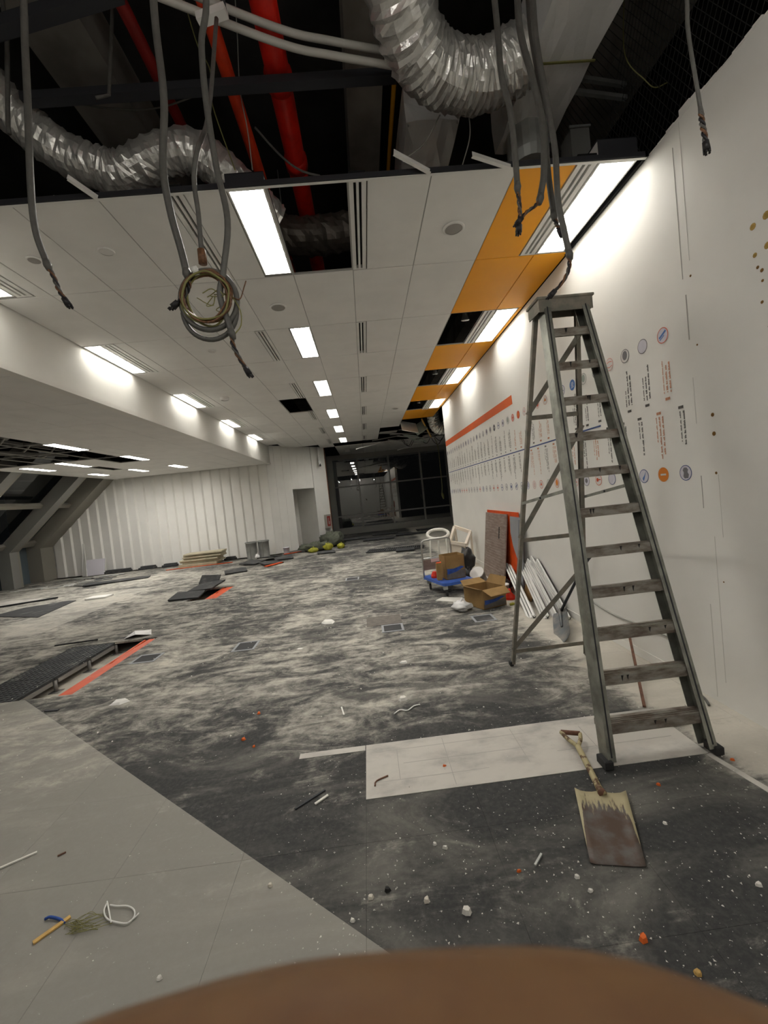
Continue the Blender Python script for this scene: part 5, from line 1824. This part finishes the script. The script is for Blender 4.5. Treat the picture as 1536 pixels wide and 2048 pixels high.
lump('yellow_sack', (-1.80, 12.95, .06), (.16, .12, .08), 'lime_sack', 'flat yellow-green sack at the left of the netting heap', 'sack', 25)

# ---- far left floor: strewn strips, sheet, pried-up carpet
rn = random.Random(77)
th = thing('strip_heap', (-8.4, 11.6, 0), 'heap of pale metal strips strewn at the far left', 'scrap heap')
for k in range(26):
    c = Vector((rn.uniform(-9.5, -7.4), rn.uniform(11.1, 12.5), rn.uniform(.01, .07)))
    a = rn.uniform(-.5, .5)
    l_ = rn.uniform(.2, .9)
    d = Vector((math.cos(a), math.sin(a), rn.uniform(-.03, .03))) * l_ / 2
    obj('strip', MB().bar(c - d, c + d, rn.uniform(.02, .06), .012), rn.choice(('white_metal', 'frame_grey', 'galv', 'steel_dark')), th)
loose_tile(-6.75, 11.2, .03, .02, .02, .3, 'dark carpet panel lifted at the end of the strip heap', w_=1.5, l_=.35)
obj('carpet_flap', MB().prism([(-7.4, 8.2), (-6.05, 7.62), (-6.30, 8.96), (-6.5, 9.02), (-7.2, 8.75)], .001, .012), 'carpet_loose', None, label='peeled dark carpet flap at the far left of the floor', cat='carpet')
obj('bare_sheet', MB().prism([(-8.9, 10.05), (-7.75, 9.8), (-7.25, 9.6), (-8.05, 9.15), (-9.3, 9.5)], .001, .010), 'sheet_white', None, label='whitish bare sheet with a dark rim at the far left floor', cat='sheet')
obj('dark_batten', MB().bar((-8.3, 9.05, .02), (-7.1, 9.55, .02), .05, .03), 'steel_dark', None, label='dark batten along the bare whitish sheet', cat='batten')
obj('white_slab', MB().bbox(-6.05, -5.62, 8.85, 9.12, .001, .035, .004), 'paper', None, label='small white slab lying on the pale carpet band at left', cat='slab')
obj('black_slit', MB().bar((-4.15, 5.42, .05), (-3.74, 5.62, .012), .03, .012), 'gap_black', None, label='black lath along the end of the bare floor panels', cat='lath')  # dark slit by the panels, painted as a black bar
obj('crumpled_film', MB().add([(x, y, z) for x, y, z in [(-3.35, 5.52, .004), (-3.18, 5.50, .05), (-3.02, 5.58, .004), (-3.25, 5.62, .07), (-3.10, 5.66, .04), (-3.30, 5.76, .004), (-3.12, 5.78, .02)]],
                              [(0, 1, 3), (1, 2, 4), (1, 4, 3), (3, 4, 6), (3, 6, 5), (0, 3, 5), (4, 2, 6)]), 'bag_white', None, label='crumpled clear film at the end of the open floor slot', cat='film')
obj('pale_tile', MB().box(-0.15, 0.27, 4.82, 5.18, .0005, .004), 'print_grey', None, label='paler square of tile beside the middle floor outlet', cat='floor tile')

# ---- litter one can point to
def shard(name, u, v, s_, m, label, cat='scrap', h=.012, n=6, seed=0):
    rn = random.Random(seed * 13 + int(u) + int(v))
    c = fl(u, v)
    poly = []
    for k in range(n):
        a = 2 * math.pi * k / n
        r = s_ * rn.uniform(.55, 1.0)
        poly.append((c.x + r * math.cos(a) * 1.3, c.y + r * math.sin(a)))
    mb = MB()
    mb.add([(p[0], p[1], .0015) for p in poly] + [((p[0] * .7 + c.x * .3), (p[1] * .7 + c.y * .3), h * rn.uniform(.6, 1.1)) for p in poly],
           [tuple(range(n - 1, -1, -1)), tuple(range(n, 2 * n))] + [(i, (i + 1) % n, (i + 1) % n + n, i + n) for i in range(n)])
    obj(name, mb, m, None, label=label, cat=cat)


shard('paper_scrap', 657, 1245, .11, 'paper', 'crumpled white paper left of the pale tile in the middle', 'paper', .03)
shard('paper_scrap', 241, 1405, .085, 'paper', 'white torn paper lying right of the open floor slot', 'paper', .022, 5)
shard('paper_scrap', 808, 1325, .04, 'paper', 'small white scrap below the middle floor outlet', 'paper', .015)
shard('plaster_lump', 806, 1400, .03, 'plaster', 'round white plaster lump beside the curled string', 'plaster', .03)
shard('paper_scrap', 599, 1298, .03, 'paper', 'tiny white flake above the middle of the floor', 'paper', .008)
obj('string', MB().tube(spline([fl(u, v, .006) for u, v in [(788, 1428), (800, 1420), (815, 1421), (828, 1412), (840, 1409)]], 5), .005, 5), 'paper', None, label='curled white string in the middle foreground', cat='string')
obj('splinter', MB().bar(fl(683, 1414, .005), fl(688, 1430, .005), .010, .006), 'paper', None, label='short white splinter left of the curled string', cat='splinter')
obj('splinter', MB().bar(fl(590, 1618, .005), fl(650, 1580, .005), .010, .006), 'steel_dark', None, label='dark thin stick left of the whitish floor strip', cat='splinter')
obj('splinter', MB().bar(fl(630, 1608, .005), fl(656, 1590, .008), .012, .006), 'plaster', None, label='pale splinter beside the dark thin stick', cat='splinter')
obj('splinter', MB().bar(fl(0, 1736, .005), fl(74, 1704, .005), .010, .006), 'plaster', None, label='pale stick at the left edge of the light carpet', cat='splinter')
obj('splinter', MB().bar(fl(115, 1712, .004), fl(132, 1704, .004), .006, .005), 'rust', None, label='short brown splinter on the light carpet', cat='splinter')
obj('splinter', MB().bar(fl(90, 1422, .006), fl(117, 1420, .006), .02, .008), 'steel_dark', None, label='short dark stick near the corner of the dark carpet', cat='splinter')
obj('nail', MB().bar(fl(1070, 1731, .006), fl(1083, 1708, .006), .008, .008), 'galv', None, label='small metal screw on the dark carpet left of the shovel', cat='screw')
for i, (u, v, s_, m, lab) in enumerate([(1287, 1880, .017, 'chip_orange', 'largest orange chip in the right foreground'), (1038, 1744, .009, 'chip_orange', 'orange chip left of the shovel blade'),
                                        (889, 1533, .010, 'chip_orange', 'orange chip on the whitish floor strip'), (1317, 1571, .010, 'chip_orange', 'orange chip right of the shovel shaft'),
                                        (1465, 1521, .010, 'chip_orange', 'orange chip close to the wall past the ladder'), (487, 1480, .014, 'chip_orange', 'orange chip in the dust, left one of two'),
                                        (508, 1494, .012, 'chip_orange', 'orange chip in the dust, right one of two'), (518, 1428, .014, 'chip_orange', 'orange chip above the pair in the dust'),
                                        (934, 1827, .017, 'plaster', 'largest white plaster chip in the foreground'), (890, 1697, .012, 'plaster', 'pale angular chip left of the shovel'),
                                        (870, 1690, .010, 'plaster', 'rounded white crumb left of the angular chip'), (1153, 1755, .012, 'plaster', 'round pale pebble below the shovel blade'),
                                        (1181, 1783, .009, 'plaster', 'white pebble below the shovel blade corner'), (853, 1802, .014, 'concrete', 'grey-tan stone in the dark foreground'),
                                        (775, 1783, .014, 'spatter', 'black crumb near the carpet edge in the foreground'), (741, 1796, .013, 'concrete', 'grey pebble right of the carpet diagonal'),
                                        (541, 1773, .011, 'concrete', 'grey pebble on the carpet diagonal'), (706, 1843, .011, 'plaster', 'white pebble right on the carpet diagonal'),
                                        (318, 1959, .011, 'plaster', 'white flake on the light carpet just left of the finger'), (1395, 1949, .012, 'wood', 'tan chip near the fingertip at right'),
                                        (1330, 1648, .009, 'plaster', 'white pebble right of the shovel blade'), (1518, 1772, .012, 'plaster', 'pale chip at the right edge of the floor')]):
    shard('debris_chip', u, v, s_, m, lab, 'chip', s_ * 1.1, 6, i)
# wooden stick, blue clip, green threads, knotted white string
obj('wooden_stick', MB().bar(fl(66, 1886, .004), fl(141, 1833, .006), .016, .006), 'wood', None, label='short flat wooden stick on the light carpet', cat='stick')
obj('blue_clip', MB().tube(spline([fl(90, 1838, .006), fl(100, 1834, .010), fl(118, 1838, .006), fl(130, 1845, .004)], 4), .005, 6), 'print_blue', None, label='blue plastic tie beside the wooden stick', cat='tie')
rn = random.Random(9)
mb = MB()
for k in range(26):
    a = fl(rn.uniform(125, 155), rn.uniform(1840, 1870), .004)
    b = fl(rn.uniform(150, 225), rn.uniform(1825, 1860), .006)
    mb.tube(spline([a, (a + b) / 2 + Vector((rn.uniform(-.02, .02), rn.uniform(-.02, .02), .008)), b], 4), .0009, 4)
obj('thread_tuft', mb, 'wire_olive', None, label='loose tuft of olive threads next to the wooden stick', cat='threads', kind='stuff')
mb = MB().tube(spline([fl(u, v, .007) for u, v in [(214, 1806), (208, 1822), (215, 1838), (235, 1845), (255, 1846), (268, 1834), (268, 1820), (255, 1812), (235, 1812), (220, 1810)]], 5), .0030, 6)
mb.tube(spline([fl(u, v, .008) for u, v in [(255, 1846), (268, 1836), (278, 1826)]], 4), .0028, 6)
mb.tube(spline([fl(u, v, .008) for u, v in [(214, 1803), (216, 1812), (222, 1845)]], 4), .0028, 6)
obj('knotted_string', mb, 'paper', None, label='knotted loop of white string on the light carpet', cat='string')

# ---- uncountable crumbs of plaster
def crumbs(name, label, n, fn, smin, smax, m, seed):
    rn = random.Random(seed)
    V, Fc = [], []
    for _ in range(n):
        x, y = fn(rn)
        s_ = smin + (smax - smin) * rn.random() ** 3
        a = rn.uniform(0, 6.28)
        ca, sa = math.cos(a), math.sin(a)
        o = len(V)
        for dx, dy, dz in ((1, .1, .1), (-.3, .8, .1), (-.8, -.5, .1), (rn.uniform(-.3, .3), rn.uniform(-.3, .3), rn.uniform(.5, 1.1))):
            V.append((x + s_ * (dx * ca - dy * sa), y + s_ * (dx * sa + dy * ca), max(.001, s_ * dz)))
        Fc += [(o, o + 1, o + 3), (o + 1, o + 2, o + 3), (o + 2, o, o + 3), (o, o + 2, o + 1)]
    obj(name, MB().add(V, Fc), m, None, label=label, cat='debris', kind='stuff')


crumbs('plaster_crumbs', 'countless small white plaster crumbs over the dark foreground carpet', 2600, lambda r: (r.uniform(-.5, 2.0), 0.95 + r.random() ** 1.3 * 1.6), .0010, .0062, 'plaster', 1)
crumbs('plaster_crumbs', 'scattered white crumbs across the middle of the floor', 900, lambda r: (r.uniform(-3.5, 2.0), r.uniform(2.5, 7.5)), .002, .011, 'plaster', 2)
crumbs('plaster_crumbs', 'sparse pale crumbs on the light grey carpet', 160, lambda r: (r.uniform(-1.9, -.4), r.uniform(.9, 2.2)), .0012, .006, 'plaster', 3)
crumbs('dark_crumbs', 'small dark crumbs sprinkled on the whitish floor strip', 60, lambda r: (r.uniform(-.15, 1.6), r.uniform(2.05, 2.47)), .0015, .006, 'spatter', 4)

# ================================================================== THE FINGER AT THE LENS
def cw(x, down, fwd):
    return CAMPOS + ROT @ Vector((x, -down, -fwd))


J = {'wrist': (.115, .165, .075, .026), 'palm': (.092, .120, .055, .028), 'hand': (.075, .095, .042, .024),
     'i0': (.060, .074, .031, .0125), 'i1': (.0360, .0480, .0262, .0100), 'i2': (.0150, .0386, .0245, .0100), 'i3': (-.0060, .0389, .0242, .0096), 'i4': (-.0250, .0437, .0245, .0086), 'i5': (-.036, .0512, .0250, .0064),
     'm0': (.066, .094, .034, .0125), 'm1': (.034, .078, .024, .0100), 'm2': (.004, .074, .022, .0092), 'm3': (-.020, .082, .026, .0075),
     'r0': (.073, .112, .042, .0120), 'r1': (.042, .102, .028, .0095), 'r2': (.014, .100, .026, .0088), 'r3': (-.008, .107, .032, .0072),
     'l0': (.084, .128, .052, .0105), 'l1': (.060, .124, .036, .0082), 'l2': (.038, .123, .034, .0076), 'l3': (.022, .128, .038, .0064),
     't0': (.108, .140, .074, .0130), 't1': (.090, .136, .082, .0110), 't2': (.066, .140, .084, .0098), 't3': (.046, .142, .082, .0080)}
names = list(J)
edges = [('wrist', 'palm'), ('palm', 'hand'), ('hand', 'i0'), ('hand', 'm0'), ('palm', 'r0'), ('palm', 'l0'), ('palm', 't0')]
for f_, n in (('i', 5), ('m', 3), ('r', 3), ('l', 3), ('t', 3)):
    edges += [('%s%d' % (f_, k), '%s%d' % (f_, k + 1)) for k in range(n)]
me = bpy.data.meshes.new('hand')
base = cw(.115, .165, .075)
me.from_pydata([tuple(cw(*J[n][:3]) - base) for n in names], [(names.index(a), names.index(b)) for a, b in edges], [])
me.materials.append(MATS['skin'])
hand = bpy.data.objects.new('hand', me)
COL.objects.link(hand)
hand.location = base
sk = hand.modifiers.new('skin', 'SKIN')
sk.use_smooth_shade = True
for i, n in enumerate(names):
    me.skin_vertices[0].data[i].radius = (J[n][3], J[n][3])
me.skin_vertices[0].data[0].use_root = True
ss = hand.modifiers.new('sub', 'SUBSURF')
ss.levels = 2
ss.render_levels = 2
tag(hand, 'brown fingers of a hand held close in front of the lens', 'hand')
